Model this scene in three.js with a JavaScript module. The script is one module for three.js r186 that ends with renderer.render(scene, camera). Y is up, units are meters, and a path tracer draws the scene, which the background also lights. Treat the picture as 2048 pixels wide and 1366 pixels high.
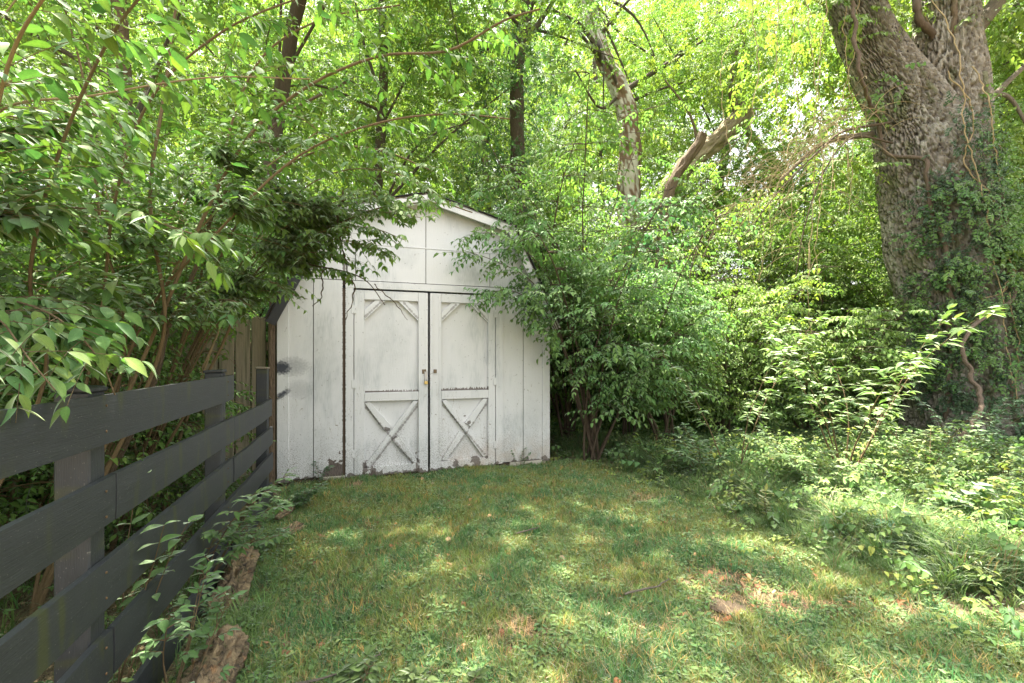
import * as THREE from 'three';
import { mergeGeometries } from 'three/addons/utils/BufferGeometryUtils.js';
import { createNoise4D, createNoise3D, createNoise2D } from 'simplex-noise';

// ---------------------------------------------------------------- camera, sky, sun, exposure
const scene = new THREE.Scene();
const F = 910, HORIZON = 712, EYE = 1.3;                       // lens in photograph pixels (2048 x 1366), horizon row, eye height
const camera = new THREE.PerspectiveCamera(2 * Math.atan(683 / F) * 180 / Math.PI, 2048 / 1366, 0.05, 400);
camera.position.set(0, EYE, 0);
camera.lookAt(0, EYE, -10);
camera.setViewOffset(2048, 1366, 0, -(HORIZON - 683), 2048, 1366);
const renderer = new THREE.WebGLRenderer();
renderer.toneMapping = THREE.LinearToneMapping;
renderer.toneMappingExposure = 7.6;
renderer.shadowMap.enabled = true;

const SUN_AZ = -13 * Math.PI / 180, SUN_EL = 65 * Math.PI / 180;   // ahead and to the left of the camera, high
const SUN = new THREE.Vector3(Math.sin(SUN_AZ) * Math.cos(SUN_EL), Math.sin(SUN_EL), -Math.cos(SUN_AZ) * Math.cos(SUN_EL));
{
  const w = 512, h = 256, d = new Float32Array(w * h * 4);
  for (let y = 0; y < h; y++) for (let x = 0; x < w; x++) {
    const up = Math.max(0, Math.sin(((y + .5) / h - .5) * Math.PI)), k = (1 + 2 * up) / 3, i = (y * w + x) * 4;   // bright hazy sky, brightest overhead
    d[i] = .56 * k; d[i + 1] = .565 * k; d[i + 2] = .575 * k; d[i + 3] = 1;
  }
  const t = new THREE.DataTexture(d, w, h, THREE.RGBAFormat, THREE.FloatType);
  t.mapping = THREE.EquirectangularReflectionMapping; t.magFilter = THREE.LinearFilter; t.needsUpdate = true;
  scene.background = t; scene.environment = t;
}
const sun = new THREE.DirectionalLight(new THREE.Color().setRGB(1, .925, .77), 5);
sun.position.copy(SUN).multiplyScalar(40); sun.target.position.set(0, 0, -5);
sun.castShadow = true; sun.shadow.mapSize.set(4096, 4096);
Object.assign(sun.shadow.camera, { left: -20, right: 20, top: 20, bottom: -20, near: 1, far: 90 });
sun.shadow.radius = 1.2;
scene.add(sun, sun.target);

// ---------------------------------------------------------------- helpers
function mulberry(a) { return () => { a = (a + 0x6d2b79f5) | 0; let t = Math.imul(a ^ (a >>> 15), 1 | a); t = (t + Math.imul(t ^ (t >>> 7), 61 | t)) ^ t; return ((t ^ (t >>> 14)) >>> 0) / 4294967296; }; }
let R = mulberry(11);
const rr = (a, b) => a + (b - a) * R(), pick = (a) => a[Math.floor(R() * a.length)], lerp = (a, b, t) => a + (b - a) * t, clamp = (x, a = 0, b = 1) => Math.min(b, Math.max(a, x));
const smooth = (a, b, x) => { const t = clamp((x - a) / (b - a)); return t * t * (3 - 2 * t); };
const n3 = createNoise3D(mulberry(5)), n2 = createNoise2D(mulberry(9)), n4 = createNoise4D(mulberry(13));
const fbm2 = (x, y, o = 4) => { let s = 0, a = .5; for (let i = 0; i < o; i++) { s += a * n2(x, y); x = x * 2.03 + 7.1; y = y * 2.03 - 3.7; a *= .5; } return s; };
const fbm3 = (x, y, z, o = 3) => { let s = 0, a = .5; for (let i = 0; i < o; i++) { s += a * n3(x, y, z); x = x * 2.03 + 7.1; y = y * 2.03 - 3.7; z = z * 2.03 + 1.9; a *= .5; } return s; };
const V = (x, y, z) => new THREE.Vector3(x, y, z);
const at = (px, py, depth) => V((px - 1024) / F * depth, EYE + (HORIZON - py) / F * depth, -depth);   // a point of the place, read off the photograph
const taken = {};
const numbered = (n) => { const k = taken[n] = (taken[n] ?? -1) + 1; return k ? n + '_' + String(k).padStart(3, '0') : n; };
const shade = (o) => { o.castShadow = o.receiveShadow = true; return o; };
function thing(name, label, category, pos = [0, 0, 0], turn = 0, group) {
  const o = new THREE.Group(); o.name = numbered(name); o.position.set(...pos); o.rotation.y = turn;
  o.userData = { label, category }; if (group) o.userData.group = group;
  scene.add(o); return o;
}
function part(name, geo, mat, parent, kind) { const m = shade(new THREE.Mesh(geo, mat)); m.name = name; if (kind) m.userData.kind = kind; parent.add(m); return m; }
const groundY = (x, z) => { const d = -z; return -.035 + .018 * n2(x * .7, z * .7) + .012 * n2(x * 2.1 + 5, z * 2.1) + .05 * smooth(1.6, 5, x - .25 * (d - 4)); };

class MB {                                                     // collects tubes, boxes and sheets into one geometry
  constructor() { this.p = []; this.u = []; this.i = []; this.c = []; }
  tube(pts, r0, r1, sides = 6, o = {}) {
    const n = pts.length, base = this.p.length / 3, t = V(), nn = V(), b = V(), prev = V(0, 0, 0); let len = 0;
    for (let k = 0; k < n; k++) {
      t.subVectors(pts[Math.min(n - 1, k + 1)], pts[Math.max(0, k - 1)]).normalize();
      if (k === 0) { nn.set(Math.abs(t.y) > .9 ? 1 : 0, Math.abs(t.y) > .9 ? 0 : 1, 0); } else { nn.copy(prev); len += pts[k].distanceTo(pts[k - 1]); }
      nn.addScaledVector(t, -nn.dot(t)).normalize(); prev.copy(nn); b.crossVectors(t, nn);
      const f = k / (n - 1), rad = (o.rad ? o.rad(f) : lerp(r0, r1, f));
      for (let s = 0; s <= sides; s++) {
        const a = s / sides * Math.PI * 2, ca = Math.cos(a), sa = Math.sin(a);
        let q = rad; if (o.disp) q += o.disp(a, len, pts[k], f);
        this.p.push(pts[k].x + (nn.x * ca + b.x * sa) * q, pts[k].y + (nn.y * ca + b.y * sa) * q, pts[k].z + (nn.z * ca + b.z * sa) * q);
        this.u.push(s / sides * Math.max(.02, r0) * 6.28, len);
        if (o.color) this.c.push(...o.color(a, len, pts[k], f));
      }
      if (k) for (let s = 0; s < sides; s++) { const A = base + (k - 1) * (sides + 1) + s, B = A + 1, C = A + sides + 1, D = C + 1; this.i.push(A, B, C, B, D, C); }
    }
    if (o.cap !== false) for (const [k, flip] of [[0, true], [n - 1, false]]) {
      const c = this.p.length / 3, r = base + k * (sides + 1); this.p.push(pts[k].x, pts[k].y, pts[k].z); this.u.push(0, 0); if (o.color) this.c.push(...o.color(0, len, pts[k], k ? 1 : 0));
      for (let s = 0; s < sides; s++) flip ? this.i.push(c, r + s + 1, r + s) : this.i.push(c, r + s, r + s + 1);
    }
    return this;
  }
  geo(smoothed = true) {
    const g = new THREE.BufferGeometry();
    g.setAttribute('position', new THREE.Float32BufferAttribute(this.p, 3)); g.setAttribute('uv', new THREE.Float32BufferAttribute(this.u, 2));
    if (this.c.length) g.setAttribute('color', new THREE.Float32BufferAttribute(this.c, 3));
    g.setIndex(this.i); g.computeVertexNormals(); return g;
  }
}
function curve(points, n) { return new THREE.CatmullRomCurve3(points, false, 'centripetal').getPoints(n); }

// a box with chamfered edges, centred; uv set by fn(x, y, z, normal)
function chamferBox(w, h, d, c = .004) {
  const g = new THREE.BufferGeometry(), p = [], idx = [], hw = w / 2, hh = h / 2, hd = d / 2; c = Math.min(c, w / 3, h / 3, d / 3);
  const corner = (sx, sy, sz) => [[sx * hw, sy * (hh - c), sz * (hd - c)], [sx * (hw - c), sy * hh, sz * (hd - c)], [sx * (hw - c), sy * (hh - c), sz * hd]];
  const tri = (a, b, q) => {
    const A = V(...a), n = V(...b).sub(A).cross(V(...q).sub(A)), m = V(a[0] + b[0] + q[0], a[1] + b[1] + q[1], a[2] + b[2] + q[2]);
    if (n.dot(m) < 0) [b, q] = [q, b]; for (const v of [a, b, q]) p.push(...v);
  };
  const quad = (a, b, q, r) => { tri(a, b, q); tri(a, q, r); }, C = {};
  for (const x of [-1, 1]) for (const y of [-1, 1]) for (const z of [-1, 1]) { const k = C[[x, y, z]] = corner(x, y, z); tri(...k); }
  for (const s of [-1, 1]) {
    quad(C[[s, -1, -1]][0], C[[s, 1, -1]][0], C[[s, 1, 1]][0], C[[s, -1, 1]][0]);
    quad(C[[-1, s, -1]][1], C[[1, s, -1]][1], C[[1, s, 1]][1], C[[-1, s, 1]][1]);
    quad(C[[-1, -1, s]][2], C[[1, -1, s]][2], C[[1, 1, s]][2], C[[-1, 1, s]][2]);
    for (const q of [-1, 1]) {
      quad(C[[s, q, -1]][0], C[[s, q, 1]][0], C[[s, q, 1]][1], C[[s, q, -1]][1]);
      quad(C[[s, -1, q]][0], C[[s, 1, q]][0], C[[s, 1, q]][2], C[[s, -1, q]][2]);
      quad(C[[-1, s, q]][1], C[[1, s, q]][1], C[[1, s, q]][2], C[[-1, s, q]][2]);
    }
  }
  g.setAttribute('position', new THREE.Float32BufferAttribute(p, 3)); g.computeVertexNormals(); return g;
}
function planarUV(g, fn) {
  const p = g.attributes.position, n = g.attributes.normal, u = new Float32Array(p.count * 2);
  for (let i = 0; i < p.count; i++) { const q = fn(p.getX(i), p.getY(i), p.getZ(i), n.getX(i), n.getY(i), n.getZ(i)); u[i * 2] = q[0]; u[i * 2 + 1] = q[1]; }
  g.setAttribute('uv', new THREE.BufferAttribute(u, 2)); return g;
}
function texture(w, h, fn, srgb = false, repeat) {              // fn(u, v, x, y) -> grey 0..1 or [r, g, b]
  const d = new Uint8Array(w * h * 4);
  for (let y = 0; y < h; y++) for (let x = 0; x < w; x++) {
    const q = fn((x + .5) / w, (y + .5) / h, x, y), i = (y * w + x) * 4, a = typeof q === 'number' ? [q, q, q] : q;
    for (let c = 0; c < 3; c++) { let v = clamp(a[c]); if (srgb) v = v <= .0031308 ? v * 12.92 : 1.055 * Math.pow(v, 1 / 2.4) - .055; d[i + c] = Math.round(v * 255); }
    d[i + 3] = 255;
  }
  const t = new THREE.DataTexture(d, w, h, THREE.RGBAFormat); t.wrapS = t.wrapT = THREE.RepeatWrapping; t.magFilter = THREE.LinearFilter; t.minFilter = THREE.LinearMipmapLinearFilter; t.generateMipmaps = true;
  if (srgb) t.colorSpace = THREE.SRGBColorSpace; if (repeat) t.repeat.set(...repeat); t.needsUpdate = true; return t;
}
// noise that repeats over the unit square
const tileN = (u, v, fx, fy, s = 0) => { const a = u * 6.2832, b = v * 6.2832, rx = fx / 6.2832, ry = fy / 6.2832; return n4(Math.cos(a) * rx + s * 3.7, Math.sin(a) * rx - s, Math.cos(b) * ry + s * 2.1, Math.sin(b) * ry); };

// ---------------------------------------------------------------- materials
const M = {};
M.leaf = new THREE.MeshPhysicalMaterial({ vertexColors: true, transmission: .5, thickness: 0, roughness: 1, clearcoat: .09, clearcoatRoughness: .4, side: THREE.DoubleSide });
M.grass = new THREE.MeshPhysicalMaterial({ vertexColors: true, transmission: .4, thickness: 0, roughness: 1, clearcoat: .2, clearcoatRoughness: .5, side: THREE.DoubleSide });
M.litter = new THREE.MeshStandardMaterial({ vertexColors: true, roughness: .9, side: THREE.DoubleSide });
const barkBump = texture(256, 512, (u, v) => .5 + .35 * tileN(u, v, 22, 7) + .2 * tileN(u, v, 46, 20, 4) + .1 * tileN(u, v, 90, 60, 8));
const barkTone = texture(256, 512, (u, v) => { const k = .8 + .2 * tileN(u, v, 16, 5, 2) + .18 * tileN(u, v, 40, 16, 6); return [k, k * .97, k * .93]; }, true);
const barkMat = (r, g, b, scale = 1, bump = .012) => { const t = barkTone.clone(), q = barkBump.clone(); t.repeat.set(2.2 / scale, 1.4 / scale); q.repeat.set(2.2 / scale, 1.4 / scale); return new THREE.MeshStandardMaterial({ color: new THREE.Color().setRGB(r, g, b), map: t, bumpMap: q, bumpScale: bump, roughness: .95 }); };
M.bark = barkMat(.17, .125, .085, .7);
M.barkGrey = barkMat(.2, .175, .14, .8);
M.barkDark = barkMat(.1, .08, .06, .7);
M.stem = barkMat(.21, .15, .08, .25, .003);
M.stemDark = barkMat(.11, .08, .055, .25, .003);
M.stemTan = barkMat(.34, .25, .14, .25, .002);
M.vineWood = barkMat(.26, .17, .115, .3, .006);
M.vineGrey = barkMat(.2, .15, .115, .2, .012);
M.vineTan = barkMat(.42, .33, .19, .25, .002);
M.barkVC = new THREE.MeshStandardMaterial({ vertexColors: true, roughness: .95, bumpMap: (() => { const q = barkBump.clone(); q.repeat.set(3, 2.4); return q; })(), bumpScale: .014 });

// ---------------------------------------------------------------- leaves
const RGB = (h) => h;
// a leaf from the origin along +x, upper side +y
function leafShape(L, W, seg, fold = .25, curl = .25, form = 'ovate', col = [1, 1, 1]) {
  const p = [], idx = [], c = [], uvs = [];
  const wid = form === 'heart' ? (t) => Math.pow(Math.sin(Math.PI * Math.pow(t * .93 + .07, .55)), .8) : form === 'lance' ? (t) => Math.pow(Math.sin(Math.PI * Math.pow(t, .8)), .9) : (t) => { const q = [[0, 0], [.12, .56], [.28, .94], [.42, 1], [.58, .86], [.72, .6], [.85, .27], [.93, .1], [1, 0]]; let k = 0; while (k < q.length - 2 && q[k + 1][0] < t) k++; return lerp(q[k][1], q[k + 1][1], (t - q[k][0]) / (q[k + 1][0] - q[k][0])); };
  for (let k = 0; k <= seg; k++) {
    const t = seg === 2 ? [0, .4, 1][k] : seg === 3 ? [0, .25, .62, 1][k] : seg === 4 ? [0, .2, .45, .75, 1][k] : k / seg, w = (k === 0 ? (form === 'heart' ? .3 : 0) : k === seg ? 0 : wid(t)) * W / 2, x = L * t * (1 - .12 * curl * t), y = -curl * L * t * t * .6;
    p.push(x, y + fold * w, -w, x, y, 0, x, y + fold * w, w); uvs.push(t, 0, t, .5, t, 1);
    const e = 1 + .06 * Math.sin(k * 2.1); for (let q = 0; q < 3; q++) { const m = q === 1 ? 1.12 : e; c.push(col[0] * m * (q === 1 ? 1.1 : 1), col[1] * m, col[2] * m); }
    if (k) { const a = (k - 1) * 3, b = k * 3; if (k > 1 || form === 'heart') idx.push(a, a + 1, b + 1, a + 1, a + 2, b + 1); if (k < seg) idx.push(a, b + 1, b, a + 2, b + 2, b + 1); else if (seg === 1) idx.push(a, a + 1, b + 1); }
  }
  const g = new THREE.BufferGeometry();
  g.setAttribute('position', new THREE.Float32BufferAttribute(p, 3)); g.setAttribute('color', new THREE.Float32BufferAttribute(c, 3)); g.setAttribute('uv', new THREE.Float32BufferAttribute(uvs, 2)); g.setIndex(idx); g.computeVertexNormals(); return g;
}
const mtx = new THREE.Matrix4(), qt = new THREE.Quaternion(), eu = new THREE.Euler(0, 0, 0, 'YXZ');
function placed(g, x, y, z, yaw, pitch, roll, s) { eu.set(roll, yaw, pitch, 'YZX'); mtx.compose(V(x, y, z), qt.setFromEuler(eu), V(s, s, s)); return g.clone().applyMatrix4(mtx); }
function finish(list) { const g = mergeGeometries(list.map((x) => { x.deleteAttribute('uv'); return x; })); return g; }
function twigTube(pts, r0, r1, col) { return new MB().tube(pts, r0, r1, 3, { cap: false, color: () => col }).geo(); }
// a twig with leaves, from the origin along +x
function spray(o) {
  const list = [], n = o.n, T = o.T, sag = o.sag ?? .15, pts = [];
  for (let k = 0; k <= 4; k++) { const t = k / 4; pts.push(V(T * t, -sag * T * t * t, .05 * T * Math.sin(t * 3 + (o.ph ?? 0)))); }
  list.push(twigTube(pts, o.twig ?? .002, (o.twig ?? .002) * .4, o.wood ?? [.35, .3, .2]));
  const L = [0, 1, 2].map((k) => leafShape(1, o.W ?? .52, o.seg ?? 2, .2 + .12 * k, .2 + .25 * k, o.form, [1, 1, 1]));
  for (let k = 0; k < n; k++) {
    const t = o.opp ? (Math.floor(k / 2) + 1) / (n / 2 + .3) : (k + 1) / (n + .4), side = k % 2 ? 1 : -1, last = k === n - 1;
    const x = T * t, y = -sag * T * t * t, z = .05 * T * Math.sin(t * 3 + (o.ph ?? 0)), tone = rr(.82, 1.18), g = placed(L[Math.floor(R() * 3)], x, y, z, last ? rr(-.3, .3) : -side * rr(.6, 1.25), -rr(o.d0 ?? .05, o.d1 ?? .6), rr(-.45, .45), (o.leaf ?? .06) * rr(.7, 1.15) * (1 - .25 * t * (o.taper ?? 1)));
    const c = g.attributes.color; for (let q = 0; q < c.count; q++) c.setXYZ(q, c.getX(q) * tone * rr(.97, 1.03), c.getY(q) * tone, c.getZ(q) * tone * .95);
    list.push(g);
    if (o.branch && k % 3 === 2) { /* side shoots keep the outline ragged */ const s2 = placed(L[k % 3], x * .96, y, z + side * .05, -side * rr(.2, .9), -rr(0, .5), rr(-.5, .5), (o.leaf ?? .06) * rr(.5, .9)); list.push(s2); }
  }
  return finish(list);
}
R = mulberry(21);
const S = {
  far: [0, 1, 2].map((k) => spray({ n: 15, T: .62, leaf: .15, W: .6, seg: 2, sag: .25, ph: k, branch: true, d1: .8 })),
  tree: [0, 1, 2].map((k) => spray({ n: 14, T: .46, leaf: .105, W: .6, seg: 2, sag: .22, ph: k * 2, branch: true, d1: .8 })),
  bush: [0, 1, 2].map((k) => spray({ n: 10, T: .36, leaf: .09, W: .5, seg: 3, sag: .2, ph: k, opp: true, d1: .6 })),
  near: [0, 1, 2].map((k) => spray({ n: 12, T: .36, leaf: .068, W: .46, seg: 4, sag: .22, ph: k, opp: true, d1: .7 })),
  heart: [0, 1].map((k) => spray({ n: 7, T: .34, leaf: .085, W: .9, seg: 4, sag: .3, ph: k, form: 'heart', d0: .2, d1: 1 })),
  ivy: [0, 1].map((k) => spray({ n: 8, T: .22, leaf: .055, W: .85, seg: 3, sag: .05, ph: k, form: 'heart', d0: -.1, d1: .5 })),
  weed: [0, 1, 2].map((k) => spray({ n: 8, T: .2, leaf: .055, W: .55, seg: 3, sag: .1, ph: k, opp: true, d1: .5 })),
};
const leafHi = [.1, .3, .5, .75, .2].map((c, k) => leafShape(1, [.36, .41, .45, .38, .48][k], 8, [.15, .3, .45, .2, .1][k], c, 'ovate'));
{ // midrib, side veins, blotches and a few brown spots
  const vein = texture(256, 128, (u, v) => {
    const y = Math.abs(v - .5) * 2, side = Math.abs(((u * 7 - y * 1.1) % 1 + 1) % 1 - .5), rib = smooth(.07, .02, y), sv = smooth(.09, .03, side) * smooth(1, .5, y), b = .88 + .1 * n2(u * 9, v * 7) + .06 * n2(u * 40, v * 30);
    let c = [b, b, b]; const k = Math.max(rib, sv * .55) * .35; c = [c[0] * (1 + k * .8), c[1] * (1 + k * .4), c[2] * (1 + k * .7)];
    if (n2(u * 13 + 3, v * 9) > .78) c = [c[0] * 1.1, c[1] * .6, c[2] * .6]; return [clamp(c[0] * .95), clamp(c[1] * .98), clamp(c[2] * .8)];
  }, true);
  M.leafNear = M.leaf.clone(); M.leafNear.clearcoat = .05; M.leafNear.map = vein; M.leafNear.bumpMap = vein; M.leafNear.bumpScale = .0006;
}
const leafHeart = leafShape(1, .92, 6, .15, .35, 'heart');

class Foliage {                                                // sprays or leaves of one plant
  constructor(geos) { this.geos = geos; this.m = geos.map(() => []); this.c = geos.map(() => []); }
  add(pos, dir, up, s, col) {
    const k = Math.floor(R() * this.geos.length), x = dir.clone().normalize(), z = x.clone().cross(up).normalize(), y = z.clone().cross(x);
    if (!isFinite(z.x) || z.lengthSq() < .1) return;
    const e = mtx.makeBasis(x, y, z).scale(V(s, s, s)).setPosition(pos).elements; for (let i = 0; i < 16; i++) this.m[k].push(e[i]);
    this.c[k].push(...col);
  }
  get count() { return this.m.reduce((a, b) => a + b.length / 16, 0); }
  build(name, parent, mat = M.leaf) {
    this.geos.forEach((g, k) => {
      const n = this.m[k].length / 16; if (!n) return;
      const im = new THREE.InstancedMesh(g, mat, n); im.instanceMatrix.array.set(this.m[k]);
      im.instanceColor = new THREE.InstancedBufferAttribute(new Float32Array(this.c[k]), 3);
      im.name = name; im.userData.kind = 'stuff'; shade(im); parent.add(im);
    });
  }
}
const tint = (c, v = .18, y = .12) => { const k = rr(1 - v, 1 + v), w = rr(-y, y); return [c[0] * k * (1.16 + w * 1.6), c[1] * k, c[2] * k * (.92 - w)]; };
// where the canopy lets the sun through: [x, depth, radius] of the sunny patches that the photograph shows
const GAPS = [[2.3, 4.5, 1.2], [3.5, 4.0, 1.1], [2.9, 3.2, .8], [3.4, 5.4, 1.0], [4.6, 4.6, 1.0], [2.2, 5.2, .8], [2.6, 2.4, .5], [1.9, 3.55, .32], [1.05, 3.75, .2], [.62, 3.5, .16], [.42, 3.15, .2], [1.6, 1.95, .3], [.4, 2.2, .14], [4.2, 7.5, 1.2], [3.2, 8.5, 1.3], [1.5, 8.5, 1.2], [.9, 2.85, .1], [-.55, 2.4, .12]];
const inGap = (p) => { if (p.y < 2.4) return false; const t = (p.y - .4) / SUN.y, x = p.x - SUN.x * t, d = -(p.z - SUN.z * t); for (const [gx, gd, r] of GAPS) if ((x - gx) ** 2 + (d - gd) ** 2 < r * r) return true; return false; };

// ---------------------------------------------------------------- ground
{
  const n = 170, p = [], u = [], idx = [], c = [], w = (k) => { const t = (k / n) * 2 - 1; return Math.sign(t) * (Math.abs(t) * 6 + Math.pow(Math.abs(t), 4) * 84); };
  for (let j = 0; j <= n; j++) for (let i = 0; i <= n; i++) {
    const x = w(i) + .5, z = w(j) - 4, y = groundY(x, z); p.push(x, y, z); u.push(x, -z);
  }
  for (let j = 0; j < n; j++) for (let i = 0; i < n; i++) { const a = j * (n + 1) + i; idx.push(a, a + n + 1, a + 1, a + 1, a + n + 1, a + n + 2); }
  const g = new THREE.BufferGeometry(); g.setAttribute('position', new THREE.Float32BufferAttribute(p, 3)); g.setAttribute('uv', new THREE.Float32BufferAttribute(u, 2)); g.setIndex(idx); g.computeVertexNormals();
  const tone = texture(1024, 1024, (u, v) => {
    const a = tileN(u, v, 14, 14), b = tileN(u, v, 60, 60, 3), d = tileN(u, v, 180, 180, 7), k = clamp(.5 + .5 * a + .3 * b), s = .75 + .3 * d + .2 * b;
    return [lerp(.11, .27, k) * s, lerp(.085, .21, k) * s, lerp(.05, .115, k) * s];
  }, true, [.33, .33]);
  const bump = texture(512, 512, (u, v) => .5 + .3 * tileN(u, v, 60, 60, 1) + .3 * tileN(u, v, 150, 150, 2), false, [.8, .8]);
  const m = shade(new THREE.Mesh(g, new THREE.MeshStandardMaterial({ map: tone, bumpMap: bump, bumpScale: .02, roughness: 1 })));
  m.name = 'ground'; m.userData = { kind: 'structure', label: 'brown earth and thatch under the grass and weeds', category: 'ground' }; scene.add(m);
}

// ---------------------------------------------------------------- shed
const ANG = 18.5 * Math.PI / 180;
const paintTex = (() => {                                      // 3.1 m x 3.4 m of the front: old white paint with mildew, chips and rot where the photograph shows them
  const w = 1400, h = 1536;
  const streak = (s, y, f) => fbm2(s * f, y * 1.5, 3);
  return texture(w, h, (u, v) => {
    const s = u * 3.1 - .03, y = v * 3.4 - .06;
    let c = [.64, .64, .635];
    const mil = smooth(-.05, .6, fbm2(s * 1.3 + 3, y * .8, 4) + .35 * streak(s + 1, y, 9)) * (.6 + .4 * n2(s * 60, y * 7)), grain = .5 + .5 * n2(s * 170, y * 9), grain2 = n2(s * 320, y * 30);
    const m = .26 * mil + .035 * grain + .02 * grain2; c = [c[0] * (1 - m), c[1] * (1 - m * .9), c[2] * (1 - m * .88)];
    // soft green grey bloom of mildew in blotches
    for (const [bs, by, rs, ry, k] of [[2.02, 2.3, .32, .22, .32], [.42, 1.25, .2, .5, .16], [1.1, 1.5, .3, .35, .16], [1.25, 2.4, .22, .15, .16], [.35, .35, .25, .3, .16], [2.75, .5, .2, .3, .14], [2.3, 1.75, .07, .35, .18]]) {
      const e = ((s - bs) / rs) ** 2 + ((y - by) / ry) ** 2 + .5 * fbm2(s * 5, y * 5, 3); if (e < 1) { const q = k * (1 - e) * (.75 + .35 * n2(s * 90, y * 12)); c = [c[0] * (1 - q), c[1] * (1 - q * .92), c[2] * (1 - q * .95)]; }
    }
    // dark overspray from the painted fence at the left corner
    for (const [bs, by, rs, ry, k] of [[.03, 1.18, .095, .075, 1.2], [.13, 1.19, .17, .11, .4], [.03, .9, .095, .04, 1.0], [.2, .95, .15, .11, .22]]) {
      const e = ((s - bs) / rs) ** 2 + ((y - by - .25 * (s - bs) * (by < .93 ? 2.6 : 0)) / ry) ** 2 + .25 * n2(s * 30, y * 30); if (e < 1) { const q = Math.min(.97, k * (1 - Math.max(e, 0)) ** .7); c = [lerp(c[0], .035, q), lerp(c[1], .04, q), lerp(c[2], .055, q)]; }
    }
    // speckled dirt low down, splashed earth at the right door
    const spk = n2(s * 75, y * 75) + .6 * n2(s * 150 + 9, y * 150), low = smooth(.75, .02, y + .3 * fbm2(s * 3, 2, 2));
    if (spk > 1.35 - low * .85 && y < .8) c = [.13, .115, .09];
    const mud = smooth(.42, .02, y) * smooth(1.6, 2.0, s) * (.35 + .4 * fbm2(s * 6, y * 6, 3)); if (mud > 0) c = [lerp(c[0], .44, mud), lerp(c[1], .34, mud), lerp(c[2], .25, mud)];
    const crack = Math.abs(n2(s * 26 + .3 * n2(s * 4, y * 9), y * .9)); if (crack < .016 && n2(s * 2 + 4, y * 1.2) > .15 && y < 1.0) c = [.28, .25, .2];
    // peeled wood
    const peel = (k) => { const g2 = .05 * n2(s * 120, y * 14), q = [.085 + g2, .062 + g2 * .8, .048 + g2 * .7]; c = [lerp(c[0], q[0], k), lerp(c[1], q[1], k), lerp(c[2], q[2], k)]; };
    // grime caught along the lower edges of the braces
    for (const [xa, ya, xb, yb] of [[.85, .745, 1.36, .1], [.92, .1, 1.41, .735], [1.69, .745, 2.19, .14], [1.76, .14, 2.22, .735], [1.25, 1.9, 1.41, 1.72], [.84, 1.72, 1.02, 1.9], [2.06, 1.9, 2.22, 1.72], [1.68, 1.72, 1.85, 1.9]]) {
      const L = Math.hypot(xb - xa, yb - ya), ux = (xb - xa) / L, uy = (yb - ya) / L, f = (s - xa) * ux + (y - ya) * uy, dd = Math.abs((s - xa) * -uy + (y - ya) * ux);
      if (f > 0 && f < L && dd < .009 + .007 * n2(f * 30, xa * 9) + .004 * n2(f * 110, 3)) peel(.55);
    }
    const rag = n2(s * 46, 3.3) * .5 + n2(s * 110, 8.1) * .4, inP = (a, b) => s > a && s < b;
    if (inP(.845, 1.42) && y > .9 && y < .918 + .028 * rag * smooth(.9, 1.2, s)) peel(.9);
    if (inP(1.67, 2.23) && y > .9 && y < .925 + .03 * rag) peel(.9);
    const tri = fbm2(s * 9, y * 9, 4);
    if (s > .34 && s < .625 && y < .02 + .2 * smooth(.36, .55, s) + .14 * tri - .08 * smooth(.58, .63, s)) peel(.95);
    if (s > .82 && s < .96 && y < .1 + .12 * tri && y > .0 && tri + .3 * n2(s * 40, y * 40) > -.12) peel(.85);
    if (s > 1.385 && s < 1.43 && y < .16 + .2 * tri) peel(.8);
    if (y < .03 + .05 * tri) peel(.85);
    for (const [bs, by, r] of [[1.08, .49, .04], [1.17, .4, .035], [2.0, .53, .025], [1.95, .6, .018], [2.08, .07, .07], [1.85, .06, .05], [2.2, .11, .04], [2.95, .05, .045], [2.7, .03, .06]]) { const e = Math.hypot((s - bs), (y - by) * 1.3) / r + .9 * tri; if (e < .8) peel(.8); }
    if (Math.abs(s - .632) < .016 + .006 * n2(7, y * 40) && y < 2.3) peel(.8);
    if (n2(s * 11 + 40, y * 11) > .86 && n2(s * 60, y * 60) > .3) peel(.5);
    return c;
  }, true);
})();
const sawBump = texture(512, 512, (u, v) => .5 + .22 * tileN(u, v, 130, 5, 1) + .16 * tileN(u, v, 260, 20, 2) + .12 * tileN(u, v, 8, 90, 3), false, [5, 3.6]);
M.paint = new THREE.MeshStandardMaterial({ map: paintTex, bumpMap: sawBump, bumpScale: .0022, roughness: .62 });
M.rotBrown = new THREE.MeshStandardMaterial({ color: new THREE.Color().setRGB(.12, .085, .06), roughness: 1, bumpMap: sawBump, bumpScale: .006 });
M.rot = new THREE.MeshStandardMaterial({ color: new THREE.Color().setRGB(.07, .05, .038), roughness: 1 });
M.shingle = [.9, 1, 1.15].map((k) => new THREE.MeshStandardMaterial({ color: new THREE.Color().setRGB(.05 * k, .05 * k, .053 * k), bumpMap: texture(128, 128, (u, v) => .5 + .5 * tileN(u, v, 70, 70, k), false, [6, 6]), bumpScale: .004, roughness: 1 }));
M.rust = new THREE.MeshStandardMaterial({ color: new THREE.Color().setRGB(.2, .15, .1), map: texture(64, 64, (u, v) => { const k = tileN(u, v, 6, 6); return k > .1 ? [.9, .6, .35] : [.9, .9, .85]; }, true, [20, 20]), metalness: .5, roughness: .6 });
M.steel = new THREE.MeshStandardMaterial({ color: new THREE.Color().setRGB(.42, .42, .42), metalness: .85, roughness: .42 });
M.brass = new THREE.MeshStandardMaterial({ color: new THREE.Color().setRGB(.6, .44, .16), metalness: .7, roughness: .45 });
const shed = thing('garden_shed', 'white gambrel barn shed with peeling double doors and crossed lower braces', 'shed', [-2.40, 0, -4.68], ANG);
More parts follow.
